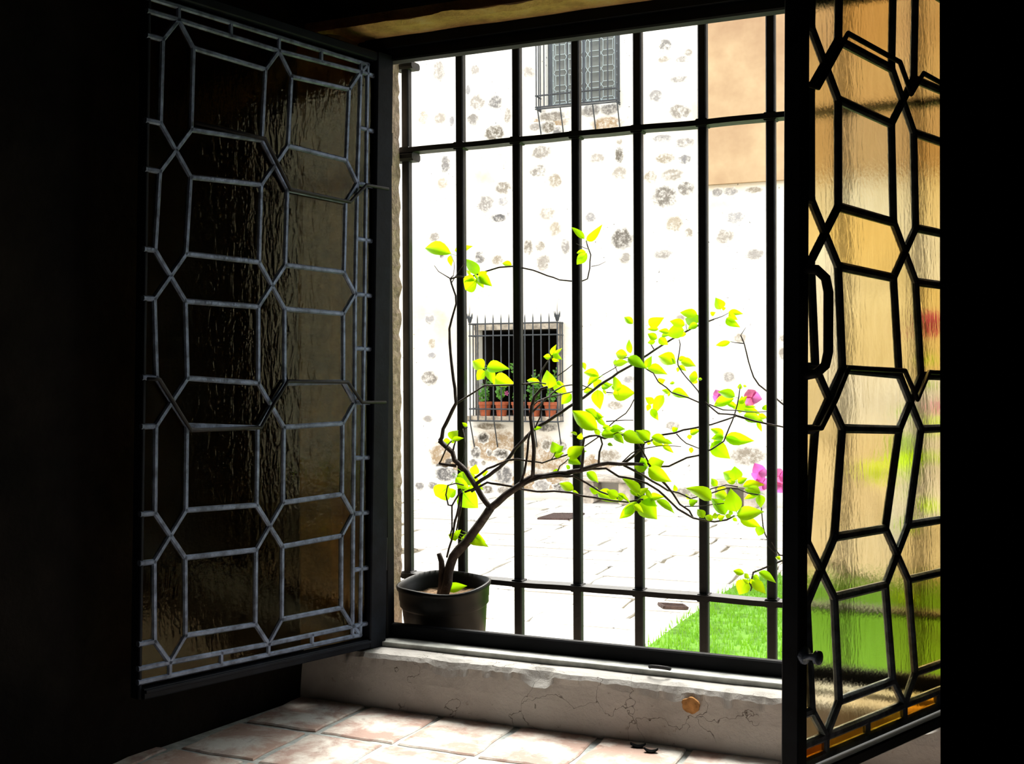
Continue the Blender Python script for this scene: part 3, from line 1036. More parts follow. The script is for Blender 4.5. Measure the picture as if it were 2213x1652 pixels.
def far_cage(name, label, s_front, z_rails, z_top, z_bot, depth, struts, spikes, finial):
    base = WALL_M @ Vector(((s_front[0] + s_front[-1]) / 2, 0, z_bot))
    mtx = WALL_M.copy()
    mtx.translation = base
    root = empty(name, mtx)
    tag(root, label, 'grille')
    s_mid = (s_front[0] + s_front[-1]) / 2
    r = .0085
    def p(nm, mb_):
        mb_.v = [(v[0] - s_mid, v[1], v[2] - z_bot) for v in mb_.v]
        return mb_.build(nm, MAT['far_iron'], root, fix=True)
    for k, s in enumerate(s_front):
        m_b = MB()
        corner = k in (0, len(s_front) - 1)
        zt = z_top
        m_b.tube([(s, depth, z_bot), (s, depth, zt)], r, 6)
        if spikes and not corner:
            m_b.tube([(s, depth, zt), (s, depth, zt + .05), (s, depth, zt + .11)], [r, r * .9, .001], 6)
        p('bar', m_b)
        if finial and corner:
            m_b = MB().lathe([(0, 0), (.018, .005), (.030, .05), (.034, .085), (.022, .07), (0, .06)], (s, depth, zt), 10)
            for a in range(5):
                t = a * 2 * math.pi / 5
                m_b.tube([(s + .028 * math.cos(t), depth + .028 * math.sin(t), zt + .06), (s + .042 * math.cos(t), depth + .042 * math.sin(t), zt + .135)], [.012, .001], 5)
            m_b.tube([(s, depth, zt + .04), (s, depth, zt + .27)], [.006, .001], 5)
            p('finial', m_b)
    for s in (s_front[0], s_front[-1]):
        for d in (depth * .5, .02):
            p('side_bar', MB().tube([(s, d, z_bot), (s, d, z_top)], r, 6))
    for z in z_rails:
        m_b = MB().tube([(s_front[0] - .015, depth, z), (s_front[-1] + .015, depth, z)], .010, 6)
        m_b.tube([(s_front[0], depth, z), (s_front[0], -.02, z)], .010, 6)
        m_b.tube([(s_front[-1], depth, z), (s_front[-1], -.02, z)], .010, 6)
        p('rail', m_b)
    for (a, b) in struts:
        p('strut', MB().tube([(a[0], depth - .01, a[1]), (b[0], -.01, b[1])], .009, 6))
    return root


D1 = .215
front = [wall_px(x, 800, D1)[0] for x in (1015.7, 1204.7)]
fr_s = [front[0] + (front[1] - front[0]) * k / 11 for k in range(12)]
zz = lambda px, py, d: wall_px(px, py, d)[1]
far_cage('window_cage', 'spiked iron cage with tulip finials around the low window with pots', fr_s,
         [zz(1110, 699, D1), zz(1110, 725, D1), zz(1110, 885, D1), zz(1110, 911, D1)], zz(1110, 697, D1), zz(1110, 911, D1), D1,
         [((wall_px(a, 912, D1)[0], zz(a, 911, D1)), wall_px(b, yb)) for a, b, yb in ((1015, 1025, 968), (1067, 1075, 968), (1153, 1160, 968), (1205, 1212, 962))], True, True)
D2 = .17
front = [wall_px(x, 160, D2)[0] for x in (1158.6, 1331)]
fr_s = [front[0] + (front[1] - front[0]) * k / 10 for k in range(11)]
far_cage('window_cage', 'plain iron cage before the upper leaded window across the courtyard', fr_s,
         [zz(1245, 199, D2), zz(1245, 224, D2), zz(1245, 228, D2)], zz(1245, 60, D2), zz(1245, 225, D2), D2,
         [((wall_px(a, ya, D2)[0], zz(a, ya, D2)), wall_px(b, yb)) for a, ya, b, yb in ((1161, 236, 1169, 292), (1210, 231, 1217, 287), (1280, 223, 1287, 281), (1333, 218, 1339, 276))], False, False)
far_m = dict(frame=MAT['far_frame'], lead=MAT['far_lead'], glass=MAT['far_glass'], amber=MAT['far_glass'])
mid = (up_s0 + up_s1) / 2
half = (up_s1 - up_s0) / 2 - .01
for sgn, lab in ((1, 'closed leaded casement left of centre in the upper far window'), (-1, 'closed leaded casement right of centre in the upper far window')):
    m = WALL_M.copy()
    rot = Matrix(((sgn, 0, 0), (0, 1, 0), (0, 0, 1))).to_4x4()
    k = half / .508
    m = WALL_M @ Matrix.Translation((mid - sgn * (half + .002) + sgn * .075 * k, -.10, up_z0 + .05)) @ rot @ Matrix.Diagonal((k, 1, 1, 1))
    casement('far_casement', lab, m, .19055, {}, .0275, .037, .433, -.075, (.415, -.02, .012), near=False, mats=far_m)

# ------------------------------------------------------------------ terracotta pots on the far sill
LEAFV = []


def leaf_mesh(name, mat, fold=.25, droop=.25, curl=0.0, round_=1.0):
    m_b = MB()
    st = [(0, .02), (.08, .26), (.2, .43), (.35, .50), (.52, .46), (.7, .32), (.86, .15), (1, .0)]
    vs, fs = [], []
    for t, w in st:
        w *= round_
        z = -droop * t * t + .06 * math.sin(t * 3.1)
        wav = curl * math.sin(t * 9)
        vs += [(t, -w, z + fold * w + wav), (t, -w * .5, z + fold * w * .35), (t, 0, z), (t, w * .5, z + fold * w * .35), (t, w, z + fold * w - wav)]
    for i in range(len(st) - 1):
        for j in range(4):
            fs.append((i * 5 + j, (i + 1) * 5 + j, (i + 1) * 5 + j + 1, i * 5 + j + 1))
    m_b.add(vs, fs)
    m_b.tube([(-.26, 0, -.05), (-.1, 0, -.01), (.3, 0, -.02), (.8, 0, -droop * .64)], [.022, .018, .012, .004], 3, cap=False)
    return m_b.mesh(name, mat, True)


POTS = [(1049, 'leftmost terracotta pot with a green plant on the far window sill'), (1084, 'terracotta pot with a pink flower second from left on the far sill'),
        (1120, 'middle terracotta pot hidden behind an iron bar on the far sill'), (1155, 'terracotta pot second from right on the far window sill'),
        (1190, 'rightmost terracotta pot with a green plant on the far window sill')]
potv = MB().lathe([(.0, 0), (.062, 0), (.075, .10), (.082, .145), (.092, .147), (.094, .185), (.086, .187), (.080, .16), (0, .155)], n=20).mesh('pot', MAT['terracotta'], True)
potv.polygons.foreach_set('use_smooth', [False] * len(potv.polygons))
small_leaf = leaf_mesh('small_leaf', MAT['far_leaf'])
for k, (px, lab) in enumerate(POTS):
    s, _ = wall_px(px, 885, .1)
    mtx = WALL_M.copy()
    mtx.translation = WALL_M @ Vector((s, .1, lo_z0))
    root = empty('potted_plant', mtx)
    tag(root, lab, 'potted plant', 'terracotta pots on the far sill')
    link('pot', potv, root)
    rg = random.Random(k + 50)
    fol = MB()
    stems = MB()
    for t in range(12):
        a = rg.uniform(0, 6.28)
        h = rg.uniform(.08, .30) if t < 10 else rg.uniform(.35, .55)
        tip = Vector((math.cos(a) * rg.uniform(.02, .11), math.sin(a) * rg.uniform(.02, .09), .17 + h))
        stems.tube([(0, 0, .15), (tip.x * .4, tip.y * .4, .15 + h * .6), tip], [.004, .003, .002], 4)
        for q2 in range(9):
            f = rg.uniform(.35, 1.0)
            c2 = Vector((tip.x * f, tip.y * f, .15 + (h + .02) * f)) + Vector((rg.uniform(-.03, .03), rg.uniform(-.03, .03), rg.uniform(-.02, .02)))
            L2 = rg.uniform(.035, .06)
            u = Vector((rg.uniform(-1, 1), rg.uniform(-1, 1), rg.uniform(-.5, .6))).normalized()
            w = u.cross(Vector((rg.uniform(-.4, .4), 1, .3))).normalized() * L2 * .45
            fol.add([c2 - u * L2 * .5, c2 + w, c2 + u * L2 * .5, c2 - w], [(0, 1, 2, 3)])
    stems.build('stems', MAT['bark'], root)
    tag(fol.build('foliage', MAT['far_leaf'], root), kind='stuff')
    if k == 1:
        fl = MB()
        for a in range(5):
            t = a * 1.2566
            fl.add([(.10, .06, .30), (.10 + .028 * math.cos(t - .4), .075, .30 + .028 * math.sin(t - .4)), (.10 + .036 * math.cos(t), .07, .30 + .036 * math.sin(t)), (.10 + .028 * math.cos(t + .4), .075, .30 + .028 * math.sin(t + .4))], [(0, 1, 2, 3)])
        fl.build('flower', MAT['bract'], root)

# ------------------------------------------------------------------ courtyard ground
gm = MB().box(-16, 18, -18, .05, GROUND_Z - .3, GROUND_Z - .02)
g_ = gm.build('floor_courtyard', MAT['joint'], None, fix=True)
g_.matrix_world = WALL_M
tag(g_, 'pale flagstone paving of the courtyard', kind='structure')
gm = MB().box(-16, 18, .0, 16.5, GROUND_Z - .3, GROUND_Z - .02)
g2 = gm.build('floor_courtyard_bed', MAT['joint'], None, fix=True)
g2.matrix_world = WALL_M
tag(g2, 'sandy bed under the courtyard flagstones', kind='structure')
bpy.data.objects.remove(g_)
g2.name = 'floor_courtyard'
g2['label'] = 'pale flagstone paving of the courtyard'
INV = WALL_M.inverted()
gz = lambda px, py: INV @ at_z(px, py, GROUND_Z)
LAWN = [gz(*p) for p in ((1405, 1399), (1440, 1373), (1480, 1344), (1520, 1316), (1555, 1292), (1582, 1274), (1610, 1259), (1650, 1250), (1760, 1246))]
lawn_poly = [(p.x, p.y) for p in LAWN]
lawn_poly += [(lawn_poly[-1][0] + 4.5, lawn_poly[-1][1] + .2), (lawn_poly[-1][0] + 4.5, 14.5), (lawn_poly[0][0] - .9, 14.5)]


def inside(x, y, poly):
    r = False
    n = len(poly)
    for i in range(n):
        (xa, ya), (xb, yb) = poly[i], poly[(i + 1) % n]
        if (ya > y) != (yb > y) and x < (xb - xa) * (y - ya) / (yb - ya) + xa:
            r = not r
    return r


GRATES = [([(1163, 1124), (1199, 1113), (1262, 1113), (1228, 1125)], 'flat drain grate in the paving near the far wall', 12),
          ([(1424, 1309), (1476, 1312), (1485, 1319), (1436, 1317)], 'small drain grate in the paving beside the lawn', 7)]
flag_n = 0
y = .02
while y < 9.6:
    dep = random.uniform(.26, .46)
    x = -6.2 + random.uniform(0, .5)
    while x < 5.0:
        w = random.uniform(.6, 1.5)
        cx, cy = x + w / 2, y + dep / 2
        # keep the stones that the view through the bars can show
        wp = WALL_M @ Vector((cx, cy, GROUND_Z))
        dv = wp - CAM
        u = W_PX / 2 + F_PX * dv.dot(RIGHT) / dv.dot(FWD)
        v_ = H_PX / 2 - F_PX * dv.dot(UP) / dv.dot(FWD)
        if 780 < u < 2090 and v_ < 1500 and not all(inside(a, b, lawn_poly) for a in (x, x + w) for b in (y, y + dep)):
            j = .012
            pts = [(x + j, y + j), (x + w * .5, y + j + random.uniform(-.02, .02)), (x + w - j, y + j), (x + w - j + random.uniform(-.02, .02), cy), (x + w - j, y + dep - j),
                   (x + w * .45, y + dep - j + random.uniform(-.02, .02)), (x + j, y + dep - j), (x + j + random.uniform(-.02, .02), cy)]
            pts = [(a - cx + random.uniform(-.012, .012), b - cy + random.uniform(-.012, .012)) for a, b in pts]
            tz = random.uniform(-.004, .006)
            n = 8
            vs = [(a, b, -.03) for a, b in pts] + [(a, b, tz - .006) for a, b in pts] + [(a * .95, b * .95, tz) for a, b in pts]
            fs = [tuple(range(2 * n, 3 * n))] + [(L_ * n + i, L_ * n + (i + 1) % n, (L_ + 1) * n + (i + 1) % n, (L_ + 1) * n + i) for L_ in (0, 1) for i in range(n)]
            o = MB().add(vs, fs).build('flagstone', MAT['flag'], g2, fix=True)
            o.location = (cx, cy, GROUND_Z)
            flag_n += 1
        x += w
    y += dep
for px4, lab, nb in GRATES:
    c4 = [at_z(a, b, GROUND_Z) for a, b in px4]
    ctr = sum(c4, Vector()) / 4
    root = empty('drain_grate', Vector((ctr.x, ctr.y, GROUND_Z)))
    tag(root, lab, 'drain grate')
    e = [Vector((p.x - ctr.x, p.y - ctr.y, .012)) for p in c4]
    m_b = MB()
    for i in range(4):
        m_b.tube([e[i], e[(i + 1) % 4]], .014, 4)
    m_b.build('rim', MAT['grate'], root, fix=True)
    MB().add([(p.x, p.y, .008) for p in e], [(0, 1, 2, 3)]).build('pit', MAT['chip'], root, fix=True)  # flat black sheet standing in for the shade below the slats
    for i in range(1, nb):
        t = i / nb
        MB().tube([e[0].lerp(e[3], t), e[1].lerp(e[2], t)], .010, 4).build('slat', MAT['grate'], root, fix=True)
# lawn
lw = MB().add([(x, y, GROUND_Z + .014) for x, y in lawn_poly] + [(x, y, GROUND_Z - .05) for x, y in lawn_poly],
              [tuple(range(len(lawn_poly)))] + [(i, (i + 1) % len(lawn_poly), len(lawn_poly) + (i + 1) % len(lawn_poly), len(lawn_poly) + i) for i in range(len(lawn_poly))])
o = lw.build('floor_turf', MAT['turf'], None, fix=True)
o.matrix_world = WALL_M
tag(o, 'earth under the lawn at the right of the courtyard', kind='structure')
bl = MB()
xs_ = [p[0] for p in lawn_poly]
ys_ = [p[1] for p in lawn_poly]
rg = random.Random(11)
cnt = 0
while cnt < 42000:
    x, y = rg.uniform(min(xs_), min(max(xs_), min(xs_) + 5.0)), rg.uniform(min(ys_), 11.5)
    if not inside(x + rg.gauss(0, .03), y + rg.gauss(0, .03), lawn_poly):
        continue
    h, a = rg.uniform(.035, .075), rg.uniform(0, 6.28)
    l = rg.uniform(.0, .03)
    b = rg.uniform(0, 6.28)
    w = rg.uniform(.004, .008)
    bl.v += [(x - w * math.cos(a), y - w * math.sin(a), GROUND_Z), (x + w * math.cos(a), y + w * math.sin(a), GROUND_Z), (x + l * math.cos(b), y + l * math.sin(b), GROUND_Z + h)]
    n = len(bl.v)
    bl.f.append((n - 3, n - 2, n - 1))
    cnt += 1
o = bl.build('lawn', MAT['grass'])
o.matrix_world = WALL_M
tag(o, 'bright green lawn at the right of the courtyard', 'lawn', kind='stuff')

# stone benches against the wall
for (xa, xb, yseat, lab) in ((1256, 1370, 1029, 'pale stone bench against the far wall behind the potted plant'), (1540, 1642, 1040, 'stone bench against the far wall beside the lawn')):
    sa, sz = wall_px(xa, yseat, .30)
    sb, _ = wall_px(xb, yseat, .30)
    mtx = WALL_M.copy()
    mtx.translation = WALL_M @ Vector(((sa + sb) / 2, 0, GROUND_Z))
    root = empty('stone_bench', mtx)
    tag(root, lab, 'bench')
    hs = sz - GROUND_Z
    hw = (sb - sa) / 2
    MB().box(-hw, hw, .01, .42, hs - .06, hs, .015).build('seat', MAT['bench'], root, fix=True)
    for sg in (-1, 1):
        c0 = sg * (hw - .11)
        MB().box(c0 - .07, c0 + .07, .02, .36, 0, hs - .06, .02).build('support', MAT['bench'], root, fix=True)

# ------------------------------------------------------------------ potted bougainvillea between frame and bars
PLEAF = [leaf_mesh('leaf', MAT['leaf'], .25, .22), leaf_mesh('leaf', MAT['leaf'], .40, .35, .03), leaf_mesh('leaf', MAT['leaf'], .10, .12, .02), leaf_mesh('leaf', MAT['leaf'], .55, .28, .0)]
PX_M = 2.05 / F_PX
pot_c = at(964, 1270, .100)
POT_B = Vector((pot_c.x, .100, -.57))
plant = empty('potted_bougainvillea', POT_B)
tag(plant, 'bougainvillea in a black nursery pot reaching through the iron bars', 'potted plant')
rim_z = pot_c.z + .57 + .012
pr = .0915
pm = MB()
pm.lathe([(0, 0), (.074, 0), (.082, rim_z - .045), (.083, rim_z - .043), (.086, rim_z - .040), (.086, rim_z - .030), (.087, rim_z - .028), (.088, rim_z - .010),
          (pr - .001, rim_z - .008), (pr, rim_z), (pr - .004, rim_z + .001), (pr - .006, rim_z - .010), (pr - .010, rim_z - .014), (pr - .012, rim_z - .045)], n=48)
tilt = Matrix.Rotation(math.radians(4.0), 3, 'X')
def wob(v):
    v = Vector(v)
    a = math.atan2(v.y, v.x)
    v.z += .003 * math.sin(3 * a + 1) * (v.z / rim_z) ** 3
    return tilt @ v
pm.v = [tuple(wob(v)) for v in pm.v]
pm.build('pot', MAT['nursery'], plant, smooth=True)
sm = MB()
nr, ns = 6, 36
vs = [(0, 0, rim_z - .030)]
for i in range(1, nr + 1):
    for k in range(ns):
        a = 2 * math.pi * k / ns
        r = (pr - .010) * i / nr
        vs.append((r * math.cos(a), r * math.sin(a), rim_z - .030 + noise.noise((r * 60 * math.cos(a), r * 60 * math.sin(a), 1)) * .004))
fs = [(0, 1 + k, 1 + (k + 1) % ns) for k in range(ns)]
for i in range(nr - 1):
    for k in range(ns):
        a, b = 1 + i * ns + k, 1 + i * ns + (k + 1) % ns
        fs.append((a, a + ns, b + ns, b))
sm.add([tuple(tilt @ Vector(v)) for v in vs], fs)
sm.build('soil', MAT['soil'], plant, smooth=True)

F_, B_ = .16, .262
BR = [  # polyline in the picture, depth beyond the window at both ends, thickness in pixels at both ends
 ('trunk', [(960, 1286), (966, 1262), (968, 1240), (979, 1204), (1010, 1171), (1026, 1148), (1045, 1122), (1060, 1099)], .088, .10, 24, 21),
 ('trunk', [(954, 1284), (955, 1260), (955, 1235), (954, 1214), (948, 1196)], .095, .085, 22, 11),
 ('branch', [(1060, 1099), (1042, 1075), (1030, 1055), (1008, 1020), (998, 1009), (983, 996), (978, 979), (966, 968), (951, 954)], .10, .13, 13, 12),
 ('branch', [(951, 954), (955, 946), (958, 928), (971, 900), (985, 872), (983, 840), (980, 821), (975, 780), (972, 741), (971, 711), (976, 691), (986, 657), (985, 639), (976, 614), (973, 603)], .13, .18, 10, 4),
 ('branch', [(986, 1007), (970, 1005), (948, 1002)], .12, .11, 8, 6),
 ('twig', [(949, 1001), (953, 996), (962, 976), (968, 962), (975, 953)], .11, .12, 4, 3),
 ('twig', [(978, 979), (981, 965), (985, 953)], .125, .13, 6, 3),
 ('twig', [(973, 603), (948, 587), (939, 574)], .18, .18, 3, 1.5),
 ('twig', [(973, 603), (980, 595), (982, 579), (982, 568), (974, 551)], .18, .25, 3, 2),
 ('twig', [(976, 612), (990, 589), (1006, 568)], .18, .18, 2.5, 1.5),
 ('branch', [(973, 604), (990, 598), (1010, 600), (1030, 595), (1049, 587), (1079, 578), (1106, 576), (1130, 580), (1153, 585), (1182, 595), (1209, 605), (1234, 607), (1259, 607), (1269, 603), (1274, 580), (1276, 551), (1270, 533), (1267, 520)], .18, .26, 4.5, 3),
 ('twig', [(1278, 576), (1295, 573), (1309, 566)], .26, .26, 2, 1),
 ('twig', [(1274, 540), (1261, 535), (1245, 526)], .26, .17, 2, 1.5),
 ('branch', [(1060, 1099), (1075, 1087), (1093, 1071), (1114, 1056), (1135, 1042), (1151, 1031), (1178, 1030), (1204, 1024), (1225, 1023), (1253, 1018), (1281, 1008), (1295, 1004), (1314, 1001), (1340, 1004), (1374, 1003), (1392, 1004)], .10, .17, 18, 7),
 ('branch', [(1130, 1047), (1163, 1034), (1197, 1029), (1239, 1030), (1246, 1033), (1267, 1044), (1285, 1055), (1296, 1062), (1335, 1078)], .115, .15, 8, 3.5),
 ('branch', [(1030, 1046), (1040, 1038), (1056, 1028), (1079, 1011), (1096, 996), (1114, 970), (1135, 947), (1149, 933), (1167, 920), (1197, 902), (1229, 880), (1261, 860), (1295, 833), (1336, 806), (1369, 787), (1397, 769), (1415, 756), (1448, 736), (1482, 717), (1510, 704), (1543, 690)], .11, .34, 9, 4),
 ('branch', [(1026, 1034), (1053, 1014), (1079, 1003), (1099, 995), (1118, 993), (1138, 996), (1156, 998), (1172, 1000), (1190, 994), (1225, 984), (1240, 978)], .115, .17, 6, 3.5),
 ('branch', [(1018, 1063), (1030, 1056), (1040, 1049), (1053, 1043), (1062, 1045), (1107, 1052), (1121, 1056), (1160, 1063), (1197, 1062), (1234, 1065), (1260, 1073), (1281, 1075), (1310, 1080), (1356, 1086), (1378, 1081), (1390, 1080)], .11, .16, 6, 4),
 ('branch', [(1151, 1030), (1153, 1002), (1154, 977), (1152, 947), (1149, 926), (1146, 903), (1149, 880), (1155, 858), (1170, 841), (1183, 836)], .12, .14, 10, 7),
 ('twig', [(1149, 880), (1162, 867), (1184, 859), (1209, 854), (1234, 848), (1262, 842)], .14, .25, 4, 2.5),
 ('twig', [(1151, 891), (1167, 875), (1181, 862), (1199, 845), (1216, 835), (1234, 832), (1260, 834), (1280, 842)], .14, .27, 5, 2.5),
 ('twig', [(1146, 934), (1142, 952), (1139, 986), (1133, 1022), (1124, 1045)], .13, .115, 5, 6),
 ('twig', [(1156, 926), (1161, 916), (1168, 901), (1170, 880), (1176, 862)], .13, .14, 4, 3),
 ('twig', [(985, 873), (1010, 857), (1037, 840), (1047, 834), (1089, 833), (1109, 832), (1133, 830), (1163, 827), (1180, 830)], .15, .23, 5, 3.5),
 ('twig', [(1047, 834), (1049, 820), (1050, 804)], .24, .25, 5, 3),
 ('twig', [(1168, 830), (1168, 815), (1171, 801), (1181, 784), (1193, 771)], .24, .26, 5, 2.5),
 ('twig', [(1206, 813), (1223, 800), (1240, 787)], .26, .27, 2.5, 2),
 ('twig', [(1262, 843), (1278, 829), (1303, 810), (1326, 797), (1336, 790)], .26, .28, 3, 2),
 ('branch', [(1257, 1017), (1260, 991), (1260, 963), (1262, 947), (1274, 943), (1288, 941), (1297, 945)], .14, .16, 8, 5),
 ('twig', [(1263, 965), (1280, 954), (1294, 945)], .15, .16, 3, 3),
 ('twig', [(1294, 1003), (1296, 977), (1302, 961), (1298, 947)], .15, .16, 5, 4),
 ('branch', [(1297, 945), (1307, 948), (1318, 943), (1325, 939), (1334, 936), (1352, 942), (1371, 951), (1381, 962), (1397, 991), (1403, 1004)], .16, .17, 5, 4),
 ('twig', [(1310, 928), (1316, 922), (1330, 909), (1352, 894), (1362, 880), (1370, 864)], .25, .26, 3, 2.5),
 ('twig', [(1310, 911), (1350, 908), (1369, 909)], .25, .26, 3, 2),
 ('branch', [(1337, 1007), (1348, 995), (1365, 981), (1378, 972), (1401, 968), (1431, 963), (1472, 965)], .165, .18, 3.5, 1.5),
 ('branch', [(1346, 1003), (1365, 989), (1386, 971), (1394, 957), (1406, 953)], .17, .17, 7, 4),
 ('branch', [(1348, 1006), (1365, 1015), (1389, 1027), (1409, 1040), (1425, 1049), (1443, 1060), (1466, 1065), (1492, 1078), (1506, 1086)], .17, .24, 6, 3.5),
 ('branch', [(1253, 1019), (1280, 1013), (1310, 1013), (1337, 1030), (1371, 1036), (1398, 1045), (1424, 1061), (1446, 1083), (1465, 1101), (1498, 1120), (1520, 1125), (1544, 1128), (1570, 1124), (1588, 1116)], .15, .17, 6, 4),
 ('branch', [(1400, 1000), (1407, 1009), (1416, 1025), (1439, 1048), (1454, 1067), (1469, 1090), (1489, 1104), (1498, 1119)], .17, .17, 6, 4),
 ('branch', [(1405, 1006), (1420, 1009), (1445, 1008), (1484, 990), (1510, 984), (1537, 972), (1564, 954), (1576, 924), (1588, 896), (1594, 873), (1600, 836)], .18, .25, 5, 2.5),
 ('branch', [(1406, 953), (1431, 940), (1458, 936), (1477, 930), (1508, 924), (1537, 918), (1569, 908), (1590, 900)], .18, .25, 5.5, 3.5),
 ('twig', [(1461, 938), (1483, 958), (1508, 969), (1530, 976)], .24, .26, 3, 2),
 ('branch', [(1590, 898), (1633, 911), (1661, 917), (1687, 922), (1720, 930)], .17, .16, 5, 3),
 ('branch', [(1590, 897), (1553, 894), (1532, 877), (1514, 857), (1509, 845), (1483, 817), (1466, 791), (1464, 782), (1468, 763), (1470, 745), (1468, 734)], .17, .27, 4, 2.5),
 ('twig', [(1534, 875), (1562, 886), (1590, 887), (1615, 891), (1656, 890)], .18, .25, 3, 2),
 ('twig', [(1394, 795), (1400, 800), (1412, 807), (1423, 826), (1441, 838), (1451, 849), (1486, 859), (1509, 869), (1534, 876)], .24, .25, 3, 3.5),
 ('twig', [(1369, 772), (1382, 782), (1396, 797)], .25, .24, 2.5, 3),
 ('twig', [(1480, 1095), (1507, 1095), (1540, 1091), (1570, 1088)], .17, .17, 2.5, 2),
 ('twig', [(1492, 1078), (1537, 1066), (1572, 1055), (1595, 1057), (1616, 1066), (1643, 1070)], .25, .25, 3, 3),
 ('twig', [(1506, 1070), (1540, 1056), (1570, 1048), (1595, 1052)], .25, .25, 3, 2.5),
 ('twig', [(965, 1206), (976, 1167), (983, 1128), (991, 1099), (996, 1062)], .095, .11, 5, 6),
 ('twig', [(972, 1160), (977, 1144), (977, 1109), (977, 1093), (989, 1071), (997, 1060)], .10, .10, 4, 4),
 ('twig', [(977, 1093), (969, 1092), (964, 1070), (968, 1050), (986, 1045), (1002, 1050)], .10, .11, 4, 3),
 ('twig', [(1004, 1063), (1020, 1058), (1031, 1054)], .11, .105, 5, 6),
 ('twig', [(985, 1155), (990, 1128), (996, 1100), (999, 1064)], .11, .11, 4, 4),
 ('twig', [(1191, 994), (1197, 985), (1200, 978)], .15, .15, 2.5, 2), ('twig', [(1204, 1023), (1210, 1008), (1222, 999), (1229, 992)], .13, .16, 3.5, 2.5),
 ('twig', [(1414, 757), (1407, 745), (1402, 738)], .29, .28, 3, 2), ('twig', [(1485, 716), (1483, 706), (1482, 700)], .3, .3, 1.5, 1.5),
 ('twig', [(1335, 806), (1330, 796), (1328, 788)], .27, .27, 2, 2), ('twig', [(1345, 776), (1357, 773), (1366, 776)], .26, .24, 2.5, 2),
 ('twig', [(1543, 690), (1560, 684), (1574, 677)], .34, .34, 2.5, 1.5), ('twig', [(1310, 848), (1320, 849), (1328, 850)], .28, .28, 3, 2),
 ('twig', [(1000, 928), (1004, 945), (1006, 962), (1003, 985), (997, 1000)], .17, .13, 2, 1.5), ('twig', [(1000, 930), (1008, 926), (1011, 924)], .17, .17, 2.5, 1.5),
 ('twig', [(1262, 947), (1256, 958), (1250, 950), (1248, 944)], .16, .16, 2, 1.5),
]
SHRUB = [
 ('stem', [(2040, 1398), (1990, 1340), (1900, 1260), (1790, 1222), (1720, 1210), (1688, 1213), (1659, 1225), (1628, 1239), (1624, 1254), (1618, 1262)], .42, .17, 9, 4),
 ('stem', [(1900, 1260), (1790, 1215), (1720, 1205), (1684, 1200), (1659, 1167), (1653, 1155), (1647, 1124), (1645, 1097)], .40, .25, 6, 2.5),
 ('stem', [(1985, 1335), (1900, 1100), (1800, 960), (1700, 880), (1656, 845), (1640, 832), (1628, 815), (1617, 781), (1608, 743), (1601, 725)], .42, .27, 8, 3),
 ('twig', [(1608, 743), (1588, 741), (1578, 738)], .27, .27, 3, 1.5), ('twig', [(1602, 724), (1612, 707)], .27, .27, 2, 1),
 ('twig', [(1659, 1180), (1675, 1195), (1684, 1203)], .19, .2, 2, 1.5), ('twig', [(1668, 1172), (1678, 1190), (1686, 1200)], .19, .2, 2, 1.5),
 ('twig', [(1620, 1258), (1624, 1270), (1622, 1278)], .17, .17, 6, 2.5),
 ('stem', [(1985, 1335), (1995, 1100), (2010, 850), (2000, 720)], .42, .45, 8, 4), ('stem', [(2000, 1000), (1940, 960), (1890, 1000)], .42, .4, 5, 3),
 ('stem', [(2005, 900), (2040, 870), (2060, 840)], .44, .45, 5, 3),
]


def grow(root, origin, entries):
    for nm, pl, y0, y1, d0, d1 in entries:
        n = len(pl)
        # even the polyline out a little so that it bends instead of breaking
        pts3, rad = [], []
        tot = [0]
        for i in range(1, n):
            tot.append(tot[-1] + math.hypot(pl[i][0] - pl[i - 1][0], pl[i][1] - pl[i - 1][1]))
        for i in range(n - 1):
            seg_n = max(1, int((tot[i + 1] - tot[i]) / 14))
            for k in range(seg_n + (1 if i == n - 2 else 0)):
                t = k / seg_n
                f = (tot[i] + (tot[i + 1] - tot[i]) * t) / tot[-1]
                px = pl[i][0] + (pl[i + 1][0] - pl[i][0]) * t
                py = pl[i][1] + (pl[i + 1][1] - pl[i][1]) * t
                p = at(px, py, y0 + (y1 - y0) * f)
                p += Vector((noise.noise((px * .09, py * .09, 0)), 0, noise.noise((px * .09, py * .09, 5)))) * .0012
                pts3.append(p - origin)
                r = (d0 + (d1 - d0) * f) * .5 * PX_M
                rad.append(r * (1 + .14 * noise.noise((px * .2, py * .2, 9))))
        MB().tube(pts3, rad, 7 if d0 > 8 else 5).build(nm, MAT['bark'], root, smooth=True, fix=False)


grow(plant, POT_B, BR)
SH_B = at(1985, 1335, .42)
SH_B.z = GROUND_Z
shrub = empty('bougainvillea_shrub', SH_B)
tag(shrub, 'pink flowered bougainvillea shrub outside behind the amber casement', 'shrub')
grow(shrub, SH_B, SHRUB)
top_p = at(1985, 1335, .42) - SH_B
MB().tube([(.04, .02, -.02), (.02, .01, .3), (-.02, 0, .7), top_p], [.014, .012, .010, .006], 8).build('stem', MAT['bark'], shrub, smooth=True)

